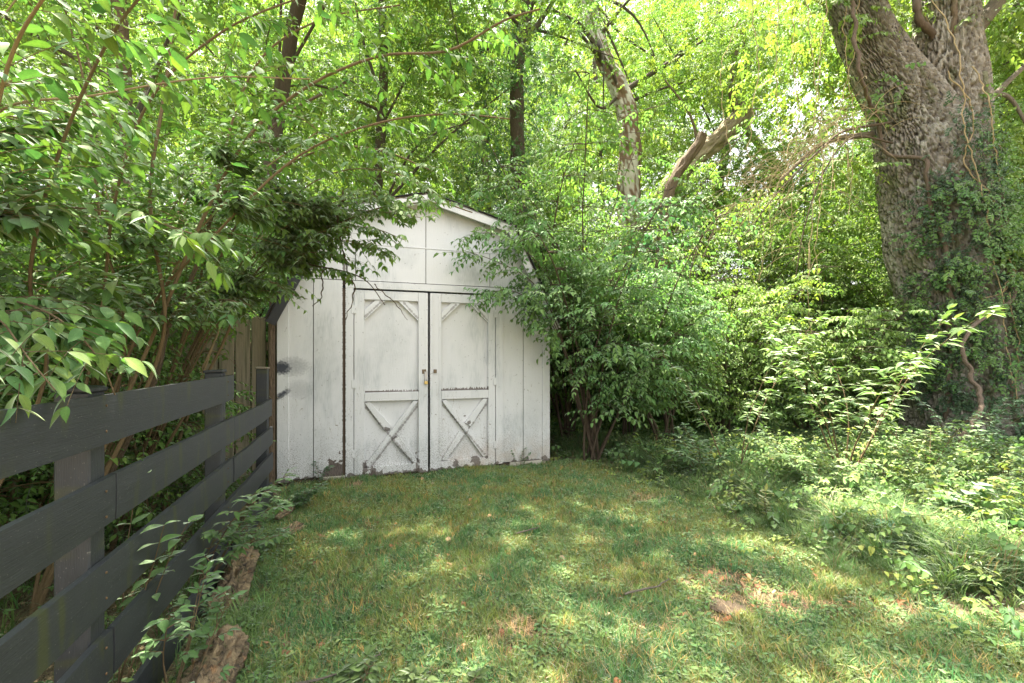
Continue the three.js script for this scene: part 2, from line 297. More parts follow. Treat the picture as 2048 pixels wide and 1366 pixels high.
const paintUV = (x, y) => [(x + .03) / 3.1, (y + .06) / 3.4];
{
  // board(name, x0, x1, y0, y1, zBack, zFront): a board of the front in shed coordinates
  const board = (name, x0, x1, y0, y1, z0, z1, parent = shed, mat = M.paint, c = .003) => {
    const g = chamferBox(x1 - x0, y1 - y0, z1 - z0, c).translate((x0 + x1) / 2, (y0 + y1) / 2, (z0 + z1) / 2);
    return part(name, planarUV(g, paintUV), mat, parent);
  };
  const poly = (name, pts, z0, z1, parent = shed, mat = M.paint, bevel = .002) => {
    const sh = new THREE.Shape(pts.map((p) => new THREE.Vector2(...p)));
    const g = new THREE.ExtrudeGeometry(sh, { depth: z1 - z0 - 2 * bevel, bevelEnabled: true, bevelThickness: bevel, bevelSize: bevel, bevelOffset: -bevel, bevelSegments: 1 }).translate(0, 0, z0 + bevel);
    return part(name, planarUV(g, paintUV), mat, parent);
  };
  const W = 3.0, EAVE = 1.8, BX = .5, BY = 2.8, RY = 3.06, LEN = 3.6;
  const gable = (x) => x < BX ? lerp(EAVE, BY, x / BX) : x < W / 2 ? lerp(BY, RY, (x - BX) / (W / 2 - BX)) : gable(W - x);
  // front siding: sheets with open joints between them
  const cut = (x0, x1, y0, y1) => {                             // a sheet trimmed to the gable
    const top = []; const e = (y1 - EAVE) / (BY - EAVE) * BX; for (const x of [x0, e, W - e, BX, W / 2, W - BX, x1].filter((x) => x >= x0 && x <= x1).sort((a, b) => a - b)) top.push([x, Math.min(y1, gable(x) - .005)]);
    return [[x0, y0], [x1, y0], ...top.reverse().filter((p, i, a) => !i || Math.hypot(p[0] - a[i - 1][0], p[1] - a[i - 1][1]) > 1e-4)];
  };
  const g = .0035;
  for (const [x0, x1, y0, y1] of [[.0, .33 - g, .02, 2.11], [.33 + g, .618, .02, 2.11], [.0 + .15, .748 - g, 2.118, 2.51], [.748 + g, 1.5 - g, 2.118, 2.51], [1.5 + g, 2.25 - g, 2.118, 2.51], [2.25 + g, 2.85, 2.118, 2.51], [BX - .14, 1.5 - g, 2.522, 3.3], [1.5 + g, W - BX + .14, 2.522, 3.3], [2.41, 2.67 - g, .03, 2.11], [2.67 + g, 3.0, .03, 2.11]]) poly('siding_panel', cut(x0, x1, y0, y1), 0, .014);
  part('backing_wall', planarUV(new THREE.ExtrudeGeometry(new THREE.Shape([[.01, .03], [.6, .03], [.6, 2.06], [2.42, 2.06], [2.42, .03], [2.99, .03], [2.99, EAVE], [W - BX, BY - .03], [1.5, RY - .03], [BX, BY - .03], [.01, EAVE]].map((p) => new THREE.Vector2(...p))), { depth: .05, bevelEnabled: false }).translate(0, 0, -.056), paintUV), M.rot, shed);
  board('flashing', .2, 2.8, 2.509, 2.523, .012, .019);
  board('corner_board', -.012, .096, .0, 1.83, .014, .034); board('corner_board', 2.915, 3.012, .01, 1.83, .014, .034);
  board('door_trim', .645, .728, -.005, 2.045, .002, .034); board('door_trim', 2.318, 2.408, .02, 2.045, .002, .034);
  board('rotten_strip', .6195, .6435, .0, 2.03, -.006, .004, shed, M.rotBrown, .001);
  board('header_board', .645, 2.46, 2.03, 2.108, .014, .036);
  board('sill_beam', .02, 2.98, -.06, .018, -.10, -.004, shed, M.rot);
  const timber = new THREE.MeshStandardMaterial({ color: new THREE.Color().setRGB(.5, .46, .38), roughness: .9, bumpMap: sawBump, bumpScale: .003 });
  board('foundation_board', .42, .64, -.06, .022, .0, .03, shed, timber);
  board('foundation_board', 2.5, 2.96, -.06, .024, -.002, .02, shed, timber);
  // doors
  const door = (x0, x1, inner, lx, rx, latchSide, bottom, slant) => {
    const d = new THREE.Group(); d.name = 'door'; shed.add(d); const top = 2.012;
    board('door_panel', x0 + .004, x1 - .004, bottom + .02, top - .004, -.034, -.018, d);
    board('stile', x0, lx, bottom, top, -.018, .028, d); board('stile', rx, x1, bottom, top, -.018, .028, d);
    board('rail', lx + .001, rx - .001, top - .1, top, -.018, .026, d);
    board('rail', lx + .001, rx - .001, .806, .9, -.018, .027, d);
    poly('rail', [[lx + .001, bottom + .008], [rx - .001, bottom + .008 + slant], [rx - .001, bottom + .1 + slant], [lx + .001, bottom + .098]], -.018, .028, d);
    const t = .075, iy = top - .1, diag = .19;
    poly('corner_brace', [[lx + .002, iy - diag - .03], [lx + .002, iy - diag + .075], [lx + diag - .075, iy - .003], [lx + diag + .03, iy - .003]], -.018, .018, d);
    poly('corner_brace', [[rx - .002, iy - diag - .03], [rx - diag - .03, iy - .003], [rx - diag + .075, iy - .003], [rx - .002, iy - diag + .075]], -.018, .018, d);
    const yb = bottom + .105 + slant / 2, yt = .803, w = .085;
    const strip = (xa, ya, xb, yb2, f0, f1, z1) => { const L = Math.hypot(xb - xa, yb2 - ya), ux = (xb - xa) / L, uy = (yb2 - ya) / L, nx = -uy * w / 2, ny = ux * w / 2; const P = (f, s) => [xa + ux * L * f + nx * s, ya + uy * L * f + ny * s]; return [P(f0, -1), P(f1, -1), P(f1, 1), P(f0, 1)]; };
    const a = lx + .045, b = rx - .045;
    const A = latchSide ? [a, yb + .015, b, yt - .02] : [a, yt - .02, b, yb + .015], B = latchSide ? [a, yt - .02, b, yb + .015] : [a, yb + .015, b, yt - .02];
    const clipY = (pts) => pts.map(([x, y]) => [clamp(x, lx + .003, rx - .003), clamp(y, yb + .002, yt - .003)]);
    poly('cross_brace', clipY(strip(...A, -.05, 1.05)), -.0175, .022, d);
    poly('cross_brace', clipY(strip(...B, -.05, .425)), -.0175, .018, d);
    poly('cross_brace', clipY(strip(...B, .575, 1.05)), -.0175, .018, d);
    return d;
  };
  const d1 = door(.734, 1.522, 1, .838, 1.416, true, -.012, .012);
  const d2 = door(1.545, 2.312, 0, 1.676, 2.228, false, -.004, .014);
  board('astragal', 1.5445, 1.575, .0, 2.01, .0285, .042, d2); board('molding', 1.645, 1.668, .02, 2.0, .0285, .036, d2);
  // hasp and lock
  const hasp = new THREE.Group(); hasp.name = 'hasp'; d1.add(hasp);
  part('hasp_plate', chamferBox(.045, .05, .006, .002).translate(1.478, 1.125, .032), M.rust, hasp);
  part('hasp_strap', chamferBox(.034, .13, .005, .002).translate(1.497, 1.06, .036), M.steel, hasp);
  part('padlock_body', chamferBox(.04, .036, .018, .004).translate(1.497, 1.0, .05), M.brass, hasp);
  const shk = []; for (let k = 0; k <= 10; k++) { const a = Math.PI * k / 10; shk.push(V(1.497 + Math.cos(a) * .013, 1.016 + Math.sin(a) * .022, .05)); }
  part('shackle', new MB().tube(shk, .0035, .0035, 6).geo(), M.steel, hasp);
  part('staple_plate', chamferBox(.036, .042, .006, .002).translate(1.6, 1.128, .046), M.rust, d2);
  for (const y of [.25, 1.0, 1.8]) part('hinge', chamferBox(.05, .09, .005, .002).translate(.731, y, .037), M.paint, d1), part('hinge', chamferBox(.05, .09, .005, .002).translate(2.314, y, .037), M.paint, d2);
  for (const h of shed.children.flatMap((c) => c.children ?? [])) if (h.name === 'hinge') planarUV(h.geometry, paintUV);
  // side and back walls
  board('side_wall', -.012, .03, .0, 1.84, -LEN, -.002); board('side_wall', W - .03, W + .012, .0, 1.84, -LEN, -.002);
  poly('back_wall', [[.032, .0], [W - .032, .0], [W - .032, EAVE], [W - BX, BY - .03], [1.5, RY - .03], [BX, BY - .03], [.032, EAVE]], -LEN - .02, -LEN);
  part('shed_floor', chamferBox(W - .08, .04, LEN - .1).translate(W / 2, .0, -LEN / 2 - .08), M.rot, shed);
  // roof: four slopes of deck boards under courses of shingles
  const slope = (xa, ya, xb, yb) => {                           // from eave to top, in the gable plane
    const dx = xb - xa, dy = yb - ya, L = Math.hypot(dx, dy), out = xa < W / 2 ? 1 : -1, nx = -dy / L * out, ny = dx / L * out, f = .15;
    const deck = new THREE.Group(); deck.name = 'roof_slope'; shed.add(deck);
    const sh = new THREE.Shape([[xa, ya], [xb, yb], [xb + nx * .018, yb + ny * .018], [xa + nx * .018, ya + ny * .018]].map((p) => new THREE.Vector2(...p)));
    part('roof_deck', new THREE.ExtrudeGeometry(sh, { depth: LEN + f + .1, bevelEnabled: false }).translate(0, 0, -LEN - .1), M.rot, deck);
    const rows = Math.max(3, Math.round(L / .14));
    for (let r = 0; r < rows; r++) {
      const t0 = r / rows, t1 = Math.min(1.005, (r + 1.25) / rows);
      for (let k = 0; k < 12; k++) {                            // shingle strips along the roof
        const z1 = f + .02 - k * .32 - (r % 2) * .15 + (k === 0 ? (r % 2) * .15 : 0), z0 = Math.max(-LEN - .1, f + .02 - (k + 1) * .32 - (r % 2) * .15 + .004); if (z1 - z0 < .02) continue;
        const gx = chamferBox(L * (t1 - t0), .006, z1 - z0, .001), tilt = Math.atan2(dy, dx);
        gx.rotateZ(dx > 0 ? tilt + .02 : tilt - .02); const tm = (t0 + t1) / 2; gx.translate(xa + dx * tm + nx * (.026 + .0008 * (r % 3)), ya + dy * tm + ny * (.026 + .0008 * (r % 3)), (z0 + z1) / 2);
        part('shingle', planarUV(gx, (x, y, z) => [x + y, z]), M.shingle[(r * 5 + k * 3) % 3], deck);
      }
    }
    // rake board on the front edge and its soffit
    const q = (s, n) => [xa + dx * s + nx * n, ya + dy * s + ny * n];
    const s0 = -.02, s1 = 1.0;
    const out2 = xa < W / 2 ? M.rot : M.paint;
    poly('rake_board', [q(s0, -.085), q(s1, -.085), q(s1, .016), q(s0, .016)], f - .024, f, deck, ya < 2 && xa < W / 2 ? M.shingle[1] : M.paint);
    poly('soffit', [q(s0, -.012), q(s1, -.012), q(s1, -.002), q(s0, -.002)], .016, f - .026, deck, M.paint);
  };
  const ov = .13, sl = (BY - EAVE) / BX;
  slope(-ov * .6, EAVE - ov * .6 * sl + .02, BX, BY + .02); slope(BX, BY + .02, W / 2, RY + .02); slope(W - BX, BY + .02, W / 2, RY + .02); slope(W + ov * .6, EAVE - ov * .6 * sl + .02, W - BX, BY + .02);
}

// ---------------------------------------------------------------- dark rail fence
M.fence = [1, 2, 3].map((k) => new THREE.MeshStandardMaterial({
  map: texture(1024, 256, (u, v) => {
    const gr = tileN(u, v, 30, 160, k), a = smooth(.15, .8, tileN(u, v, 26, .7, k * 3) + .3 * tileN(u, v, 60, 2, k)) * .95, sc = tileN(u, v, 90, 60, k * 7), fl = tileN(u, v, 240, 120, k * 5), w = .9 + .2 * gr + .12 * tileN(u, v, 9, 9, k * 2);
    let c = [.034 * w, .038 * w, .043 * w]; c = [lerp(c[0], .05, a * .75), lerp(c[1], .057, a * .75), lerp(c[2], .02, a * .75)];
    if (sc > .62 && fl > .25) c = [.16, .155, .14]; return c;
  }, true, [.5, 1 / .3]), bumpMap: texture(512, 256, (u, v) => .5 + .2 * tileN(u, v, 12, 130, k) + .12 * tileN(u, v, 120, 120, k), false, [.6, 3]), bumpScale: .0022, roughness: .55,
}));
const fence = thing('rail_fence', 'dark charcoal painted five rail board fence running up to the shed', 'fence', [-.787, 0, 0], ANG);
{
  // fence axes: x towards the lawn, -z along the run to the shed
  const rails = [[1.182, .152], [.914, .148], [.664, .152], [.428, .15], [.158, .148]];
  const runs = [[[-1.4, 3.02]], [[-1.4, 1.555], [1.561, 3.015], [3.021, 4.33]], [[-1.4, 3.0], [3.006, 4.35]], [[-1.4, 1.54], [1.546, 4.36]], [[-1.4, 1.52], [1.526, 2.95], [2.956, 4.36]]];
  R = mulberry(77);
  rails.forEach(([top, h], k) => runs[k].forEach(([a, b], j) => {
    const L = b - a, n = 14, g = new THREE.BoxGeometry(L, h, .024, n, 3, 1), p = g.attributes.position, off = rr(0, 9), sag = rr(.004, .012), tw = rr(-.004, .004);
    for (let i = 0; i < p.count; i++) {
      const x = p.getX(i), y = p.getY(i), t = x / L; let z = p.getZ(i);
      const edge = Math.abs(Math.abs(y) - h / 2) < 1e-4; if (edge) z *= .86;
      p.setXYZ(i, x, y - sag * (1 - 4 * t * t) * .6 + .0022 * n2(x * 3 + off, k) + (edge ? .0012 * n2(x * 14 + off, y * 50) : 0), z + .004 * n2(x * 1.3 + off, 4) + tw * t * y / h);
    }
    g.computeVertexNormals();
    planarUV(g, (x, y, z) => [x + off, y + z + k * .31]);
    g.rotateY(-Math.PI / 2);                                     // board along -z... face towards +x
    g.translate(-.013, top - h / 2 + (k === 0 ? 0 : rr(-.004, .004)), -(a + b) / 2);
    part('rail', g, M.fence[(k + j) % 3], fence);
  }));
  const capMat = new THREE.MeshStandardMaterial({ color: new THREE.Color().setRGB(.2, .17, .13), roughness: .9, bumpMap: barkBump, bumpScale: .004 });
  [.12, 1.5, 2.88, 4.27].forEach((t, k) => {
    const h = [1.2, 1.19, 1.2, 1.185][k], g = planarUV(chamferBox(.088, h + .3, .088, .005), (x, y, z) => [y, x + z]).translate(-.07, h / 2 - .15, -t);
    const post = part('post', g, M.fence[k % 3], fence);
    part('post_top', planarUV(chamferBox(.1, .018, .1, .005), (x, y, z) => [x, z]).rotateZ(rr(-.05, .05)).translate(-.07, h + .009, -t), k === 3 ? capMat : M.fence[1], post);
    for (const [top, hh] of rails) for (const dy of [-.04, .04]) if (!(k === 3 && top > 1)) part('nail', new THREE.CylinderGeometry(.004, .004, .003, 6).rotateZ(Math.PI / 2).translate(.0005, top - hh / 2 + dy, -t + .01), M.rust, post);
  });
}
// weathered plank fence beyond the end of the rail fence
{
  const wood = [0, 1, 2].map((k) => new THREE.MeshStandardMaterial({ map: texture(128, 512, (u, v) => { const a = tileN(u, v, 40, 3, k), b = tileN(u, v, 90, 8, k + 3), c = smooth(-.2, .7, tileN(u, v, 5, 2, k * 2)); const s = .85 + .25 * a + .2 * b; return [lerp(.34, .2, c) * s, lerp(.29, .19, c) * s, lerp(.2, .12, c) * s]; }, true, [5, .6]), bumpMap: barkBump, bumpScale: .004, roughness: .95 }));
  const pf = thing('plank_fence', 'weathered upright plank fence beside the left corner of the white shed', 'fence', [-2.42, 0, -4.8], ANG);
  R = mulberry(8);
  for (let k = 0; k < 13; k++) {
    const w = rr(.125, .142), h = 1.78 + rr(-.03, .02) - .01 * k, g = planarUV(chamferBox(w, h, .02, .003), (x, y) => [x + k, y]).rotateZ(rr(-.006, .006)).translate(-.075 - k * .147, h / 2 - .06, rr(-.004, .004));
    part('plank', g, wood[k % 3], pf);
  }
  for (const y of [.35, 1.4]) part('cross_rail', planarUV(chamferBox(1.95, .085, .04, .004), (x, y) => [y, x]).translate(-.97, y, -.036), wood[1], pf);
  const cp = thing('corner_post', 'brown weathered board standing against the left edge of the shed front', 'post', [-2.40, 0, -4.68], ANG);
  part('board', planarUV(chamferBox(.05, 2.0, .06, .004), (x, y, z) => [x + z, y]).translate(-.055, .96, .02), M.bark, cp);
}

// ---------------------------------------------------------------- rotten logs along the fence
M.rotwood = new THREE.MeshStandardMaterial({ vertexColors: true, roughness: 1, bumpMap: texture(256, 256, (u, v) => .5 + .3 * tileN(u, v, 18, 18) + .25 * tileN(u, v, 60, 60, 4), false, [9, 6]), bumpScale: .02 });
function log(label, pts, r0, r1, seed) {
  const g = thing('rotten_log', label, 'log', [0, 0, 0], 0, 'rotten logs along the fence');
  const path = curve(pts, 70);
  const geo = new MB().tube(path, r0, r1, 44, {
    rad: (f) => lerp(r0, r1, f) * (1 - .5 * Math.pow(Math.abs(f * 2 - 1), 22)),
    disp: (a, l, p) => { const x = Math.cos(a) * 1.2, y = Math.sin(a) * 1.2; return r0 * (.16 * fbm3(x * 1.1 + seed, y * 1.1, l * 3, 3) + .12 * n3(x * 5, y * 5 + seed, l * 7) + .07 * n3(x * 12, y * 12, l * 30) - .28 * (1 - smooth(0, .22, Math.abs(n3(x * 2.2, y * 2.2 + seed, l * 2.4)))) - .22 * smooth(.45, .8, n3(x * 2 + 5, y * 2, l * 8 + seed))); },
    color: (a, l, p) => {
      const x = Math.cos(a), y = Math.sin(a), q = fbm3(x * 1.6 + seed, y * 1.6, l * 6, 4), d = n3(x * 7, y * 7 + seed, l * 24), e = n3(x * 3 + 9, y * 3, l * 9 + seed), m = n3(x * 2 - seed, y * 2, l * 4);
      const fib = n3(x * 5, y * 5 + seed, l * 3), g = smooth(-.5, .5, .45 * q + .4 * fib + .35 * n3(x * 13, y * 13, l * 45)); let c = [lerp(.1, .46, g), lerp(.072, .34, g), lerp(.048, .2, g)];
      if (e > .62) { c[0] *= 1.05; c[1] *= .8; c[2] *= .65; } if (Math.abs(n3(x * 2.4, y * 2.4 + seed, l * 7)) < .07 && d > -.2) c = [.05, .04, .033]; if (m > .5 && d > .1) c = [.08, .1, .035]; return c;
    },
  }).geo();
  part('rotten_wood', geo, M.rotwood, g);
  return g;
}
const onFence = (t, off, y) => V(-.787 + Math.cos(ANG) * off - Math.sin(ANG) * t, y, -(Math.sin(ANG) * off + Math.cos(ANG) * t));
log('crumbling brown log at the fence foot with a blunt broken end', [onFence(1.1, .2, .06), onFence(1.45, .215, .075), onFence(1.75, .205, .08), onFence(2.0, .215, .075)], .095, .082, 3.1);
log('pale rotten log half buried in grass along the lowest rail', [onFence(2.34, .1, .02), onFence(2.55, .1, .045), onFence(2.8, .08, .05), onFence(3.05, .06, .03)], .085, .075, 8.7);
log('small rotten stump end sunk in the grass where the lawn meets the fence', [onFence(3.34, .2, -.02), onFence(3.46, .27, .0), onFence(3.6, .3, -.02)], .06, .05, 15.2);
log('thin brown fallen limb lying at the fence end by the shed', [onFence(3.75, .12, .02), onFence(3.95, .2, .02), onFence(4.2, .16, .03)], .025, .02, 5.5);

// ---------------------------------------------------------------- the great forked tree
function bigTree() {
  const T = thing('forked_tree', 'massive forked tree with furrowed grey bark and climbing ivy', 'tree', [6.72, 0, -6.8]);
  const B = V(6.72, 0, -6.8), loc = (px, py, d = 6.8) => at(px, py, d).sub(B);
  const furrow = (a, l, R0) => {
    const u = a * R0, w = u + .03 * n3(u * 2.5, l * 2.2, 2), k = Math.abs(n2(w * 11, l * 1.9)), k2 = Math.abs(n2(w * 15 + 7, l * 3.0));
    return -.065 * (1 - smooth(.02, .3, k)) - .04 * (1 - smooth(.02, .34, k2)) + .006 * n2(u * 50, l * 14);
  };
  const col = (seed) => (a, l, p) => { const q = fbm3(Math.cos(a) * 2, Math.sin(a) * 2 + seed, l * 1.1, 4), s = n3(Math.cos(a) * 20, Math.sin(a) * 20, l * 9), k = .9 + .3 * s; let c = [.28 * k, .25 * k, .21 * k]; if (q > .22) c = [.36 * k, .335 * k, .29 * k]; if (q < -.3) c = [.19 * k, .19 * k, .12 * k]; return c; };
  const trunk = curve([loc(1935, 905), loc(1925, 800), loc(1908, 640), loc(1880, 480), loc(1850, 330), loc(1815, 210), loc(1742, 90), loc(1692, -30), loc(1620, -230), loc(1560, -520), loc(1500, -760)], 760);
  part('trunk', new MB().tube(trunk, .8, .3, 300, { rad: (f) => { const q = [[0, .82], [.1, .66], [.3, .65], [.42, .59], [.5, .48], [.6, .35], [.7, .33], [1, .22]]; let k = 0; while (k < q.length - 2 && q[k + 1][0] < f) k++; return lerp(q[k][1], q[k + 1][1], (f - q[k][0]) / (q[k + 1][0] - q[k][0])); }, disp: (a, l, p, f) => furrow(a, l, .75) + (f < .12 ? .12 * Math.max(0, 1 - f / .12) * Math.sin(a * 5 + 1) : 0) + .05 * n3(Math.cos(a), Math.sin(a), l * .8), color: col(1) }).geo(), M.barkVC, T);
  const limb = curve([loc(1900, 480, 6.95), loc(1902, 330, 6.85), loc(1898, 190, 6.75), loc(1893, 60, 6.7), loc(1893, -60, 6.7), loc(1915, -260), loc(1960, -500), loc(1980, -800)], 480);
  part('limb', new MB().tube(limb, .42, .24, 200, { rad: (f) => lerp(.47, .22, smooth(.1, 1, f)), disp: (a, l, p, f) => furrow(a + 2, l + 4, .46) + .03 * n3(Math.cos(a) + 4, Math.sin(a), l), color: col(7) }).geo(), M.barkVC, T);
  for (const [a, b, c, r] of [[[1745, 268], [1650, 285], [1560, 360], .05], [[1950, 60], [2050, -60], [2160, -160], .12], [[1690, 10], [1560, -60], [1380, -160], .13], [[1960, 220], [2030, 150], [2110, 80], .05], [[1950, 205], [2010, 190], [2060, 260], .04], [[1895, -60], [1840, -220], [1760, -420], .14]]) {
    part('branch', new MB().tube(curve([loc(...a), loc(...b), loc(...c)], 18), r, r * .45, 8).geo(), M.barkGrey, T);
  }
  // crown: foliage out of the top of the picture and hanging into it
  R = mulberry(31);
  const f = new Foliage(S.tree), h = new Foliage(S.heart);
  const clump = (F2, c, r, n, col, s = 1) => { for (let k = 0; k < n; k++) { const d = V(rr(-1, 1), rr(-1, 1), rr(-1, 1)); if (d.lengthSq() > 1) { k--; continue; } const p = c.clone().addScaledVector(d, r); if (inGap(p.clone().add(B)) && R() < .93) continue; F2.add(p, V(d.x + rr(-.6, .6), rr(-.7, .15), d.z + rr(-.6, .6)), V(rr(-.4, .4), 1, rr(-.4, .4)), s * rr(.75, 1.2), tint(col)); } };
  const light = [.15, .29, .04];
  for (const [px, py, d, r, n] of [[1620, 30, 6.6, .55, 60], [1560, 110, 7.2, .6, 60], [1640, 170, 6.9, .5, 60], [1690, 240, 6.7, .35, 42], [1600, 200, 7.4, .5, 45], [1540, 20, 7.4, .6, 60], [2010, 40, 7.4, .5, 60], [2040, 200, 7.6, .55, 60], [2050, 340, 7.6, .5, 60], [1700, 330, 6.9, .3, 30], [1660, 100, 7.5, .5, 50], [1990, 300, 7.6, .4, 40]]) clump(f, loc(px, py, d), r, Math.round(n * 1.1), light, .95);
  for (let k = 0; k < 34; k++) clump(f, V(rr(-3.6, 3.4), rr(6.4, 11.5), rr(-3.2, 3)), rr(.7, 1.1), 75, light, 1.1);
  f.build('crown', T);
  // ivy and creepers on the bark
  const ivy = new Foliage(S.ivy), creep = new Foliage(S.weed), hh = new Foliage(S.heart);
  const bark = (px, py, push = .02) => { const p = loc(px, py, 6.8); const c = trunk.reduce((m, q) => Math.abs(q.y - p.y) < Math.abs(m.y - p.y) ? q : m, trunk[0]); const dx = clamp((p.x - c.x) / .7, -.98, .98); return [V(c.x + dx * .7, p.y, c.z + Math.sqrt(1 - dx * dx) * .7 + push), V(dx, 0, Math.sqrt(1 - dx * dx))]; };
  const cover = (F2, x0, x1, y0, y1, n, col, s, thr, push) => { for (let k = 0; k < n; k++) { const px = rr(x0, x1), py = rr(y0, y1); if (n2(px * .022 + s, py * .012) < thr) continue; const [p, nn] = bark(px, py, rr(.0, push)); F2.add(p, V(rr(-1, 1) + nn.x * .5, rr(-1, .5), nn.z * .6), nn.clone().multiplyScalar(1).add(V(0, rr(.1, .8), 0)), s * rr(.7, 1.2), tint(col)); } };
  cover(ivy, 1780, 1990, 280, 860, 1300, [.035, .1, .04], .8, .0, .03); cover(ivy, 1800, 1920, 230, 540, 300, [.04, .11, .045], .7, -.1, .03); cover(ivy, 1800, 1860, 380, 820, 420, [.035, .095, .04], .85, -.4, .04); cover(ivy, 1840, 2030, 700, 880, 260, [.045, .12, .045], .8, -.2, .05);
  cover(creep, 1780, 2020, 400, 760, 1500, [.09, .225, .055], 1.05, -.3, .25); cover(creep, 1840, 2000, 280, 540, 420, [.08, .2, .05], .9, .0, .14);
  cover(hh, 1890, 1995, 130, 580, 260, [.12, .28, .05], .8, -.3, .16); cover(hh, 1700, 1760, 150, 260, 14, [.1, .235, .05], .9, -1, .3);
  ivy.build('ivy', T); creep.build('creeper_foliage', T); hh.build('vine_foliage', T);
  return { T, bark: (px, py, push) => { const [p, n] = bark(px, py, push); return [p.add(B), n]; } };
}
const great = bigTree();

// woody vines on the great tree
function vine(name, label, pts, r0, r1, mat, cat = 'vine', group) {
  const g = thing(name, label, cat, [0, 0, 0], 0, group), path = curve(pts, Math.max(24, pts.length * 12)).map((p) => p.add(V(.03 * n3(p.x * 4, p.y * 4, 1) + .012 * n3(p.x * 13, p.y * 13, 2), 0, .02 * n3(p.x * 3, p.y * 3, 5))));
  part('vine_stem', new MB().tube(path, r0, r1, 8, { disp: (a, l) => r0 * (.22 * n3(Math.cos(a) * 1.5, Math.sin(a) * 1.5, l * 7) + .15 * n3(Math.cos(a) * 3, Math.sin(a) * 3, l * 30)) }).geo(), mat, g); return g;
}
const bk = (px, py, push = .03) => great.bark(px, py, push)[0];
vine('climbing_vine', 'thick reddish woody vine clinging to the left edge of the forked trunk', [at(1705, -60, 6.0), at(1708, 60, 6.0), at(1718, 150, 6.0), bk(1735, 250), bk(1752, 320, .05), bk(1785, 350, .05), bk(1795, 420, .05), bk(1822, 520, .04), bk(1840, 700, .05), bk(1846, 880, .05)], .022, .03, M.vineGrey);
vine('climbing_vine', 'pinkish bare vine looping in front of the forked trunk beside the ivy', [at(1832, -60, 6.45), at(1840, 40, 6.4), bk(1850, 95, .1), bk(1872, 150, .06), bk(1905, 205, .05), bk(1922, 280, .05), bk(1950, 420, .04), bk(1970, 560, .04)], .05, .03, M.vineGrey);
vine('climbing_vine', 'dark vine stem standing along the right foot of the forked trunk', [at(1893, -40, 6.45), at(1906, 60, 6.4), bk(1925, 110, .1), bk(1950, 220, .08), bk(1975, 420, .1), bk(1985, 600, .16), at(1995, 680, 6.3), at(2028, 800, 6.2), at(2036, 880, 6.2)], .035, .04, M.bark);
vine('climbing_vine', 'crooked peeling vine stem curling out of the weeds at the trunk foot', [bk(1905, 560, .05), bk(1912, 600, .1), at(1925, 680, 5.7), at(1945, 760, 5.6), at(1962, 800, 5.5), at(1950, 840, 5.4), at(1925, 880, 5.35), at(1910, 950, 5.3)], .02, .028, M.vineGrey);
R = mulberry(41);
[[[1818, -30], [1815, 100], [1812, 200], [1822, 300], [1850, 420], [1870, 520], [1888, 640], [1905, 760]], [[1945, -20], [1935, 120], [1930, 240], [1925, 330]], [[1868, 180], [1858, 260], [1880, 340], [1905, 470], [1915, 560], [1885, 600]], [[1790, 210], [1840, 290], [1830, 370], [1868, 430], [1900, 500], [1902, 590], [1865, 612]], [[1900, 600], [1918, 700], [1915, 790]], [[1965, 640], [1972, 700], [1955, 760], [1968, 820]]].forEach((l, k) => vine('hanging_vine', ['long pale thread of vine hanging down the forked trunk from its fork', 'tangled tan vine strand on the right limb of the forked tree', 'curving tan vine strand in front of the ivy on the forked trunk', 'looping thin vine crossing the furrowed bark above the ivy', 'thin straight vine strand above the crooked vine at the trunk foot', 'wavy thin vine strand near the right foot of the forked trunk'][k], l.map(([x, y]) => bk(x, y, rr(.06, .16))), .008, .006, M.vineTan));
[[1500, -20, 1520, 560], [1560, -20, 1580, 480], [1612, -20, 1628, 720], [1655, -10, 1640, 600], [1690, -20, 1700, 430], [1475, 40, 1455, 380], [1590, -20, 1545, 520], [1720, -20, 1668, 380]].forEach(([x0, y0, x1, y1]) => { const D = rr(5.8, 6.6), w = rr(10, 34); vine('hanging_vine', 'slack pale vine strand hanging free left of the forked trunk', [at(x0, y0, D), at(lerp(x0, x1, .25) + rr(-w, w), lerp(y0, y1, .25), D), at(lerp(x0, x1, .55) + rr(-w, w), lerp(y0, y1, .55), D + .1), at(lerp(x0, x1, .8) + rr(-w, w), lerp(y0, y1, .8), D), at(x1, y1, D)], .0055, .003, M.vineTan, 'vine', 'vine strands left of the forked trunk'); });
// drooping bare twigs left of the great tree
{
  const B = thing('drooping_branch', 'bare drooping branch with pale hanging twigs left of the forked trunk', 'branch'), main = curve([bk(1752, 262, -.1), at(1690, 262, 6.5), at(1640, 300, 6.2), at(1560, 380, 6.0), at(1490, 470, 5.9)], 30);
  part('limb', new MB().tube(main, .02, .006, 7).geo(), M.stemDark, B);
  const second = curve([bk(1760, 300, -.1), at(1705, 275, 6.3), at(1650, 340, 6.1), at(1610, 450, 6.1), at(1590, 560, 6.2)], 24);
  part('limb', new MB().tube(second, .014, .005, 7).geo(), M.stemDark, B);
  R = mulberry(52); const tw = new MB();
  for (let k = 0; k < 170; k++) {
    const p = (R() < .65 ? main[Math.floor(rr(3, 30))] : second[Math.floor(rr(3, 24))]).clone().add(V(rr(-.25, .25), rr(-.05, .35), rr(-.3, .3))), n = 7, L = rr(.35, 1.25), a = rr(-.9, .3), pts = []; let q = p.clone(), d = V(a, rr(-.2, .35), rr(-.3, .3)).normalize();
    for (let i = 0; i <= n; i++) { pts.push(q.clone()); d.y -= .22; d.x += rr(-.15, .12); d.normalize(); q = q.clone().addScaledVector(d, L / n); } tw.tube(pts, .0045, .002, 3, { cap: false });
  }
  part('twig', tw.geo(), M.vineTan, B, 'stuff');
}

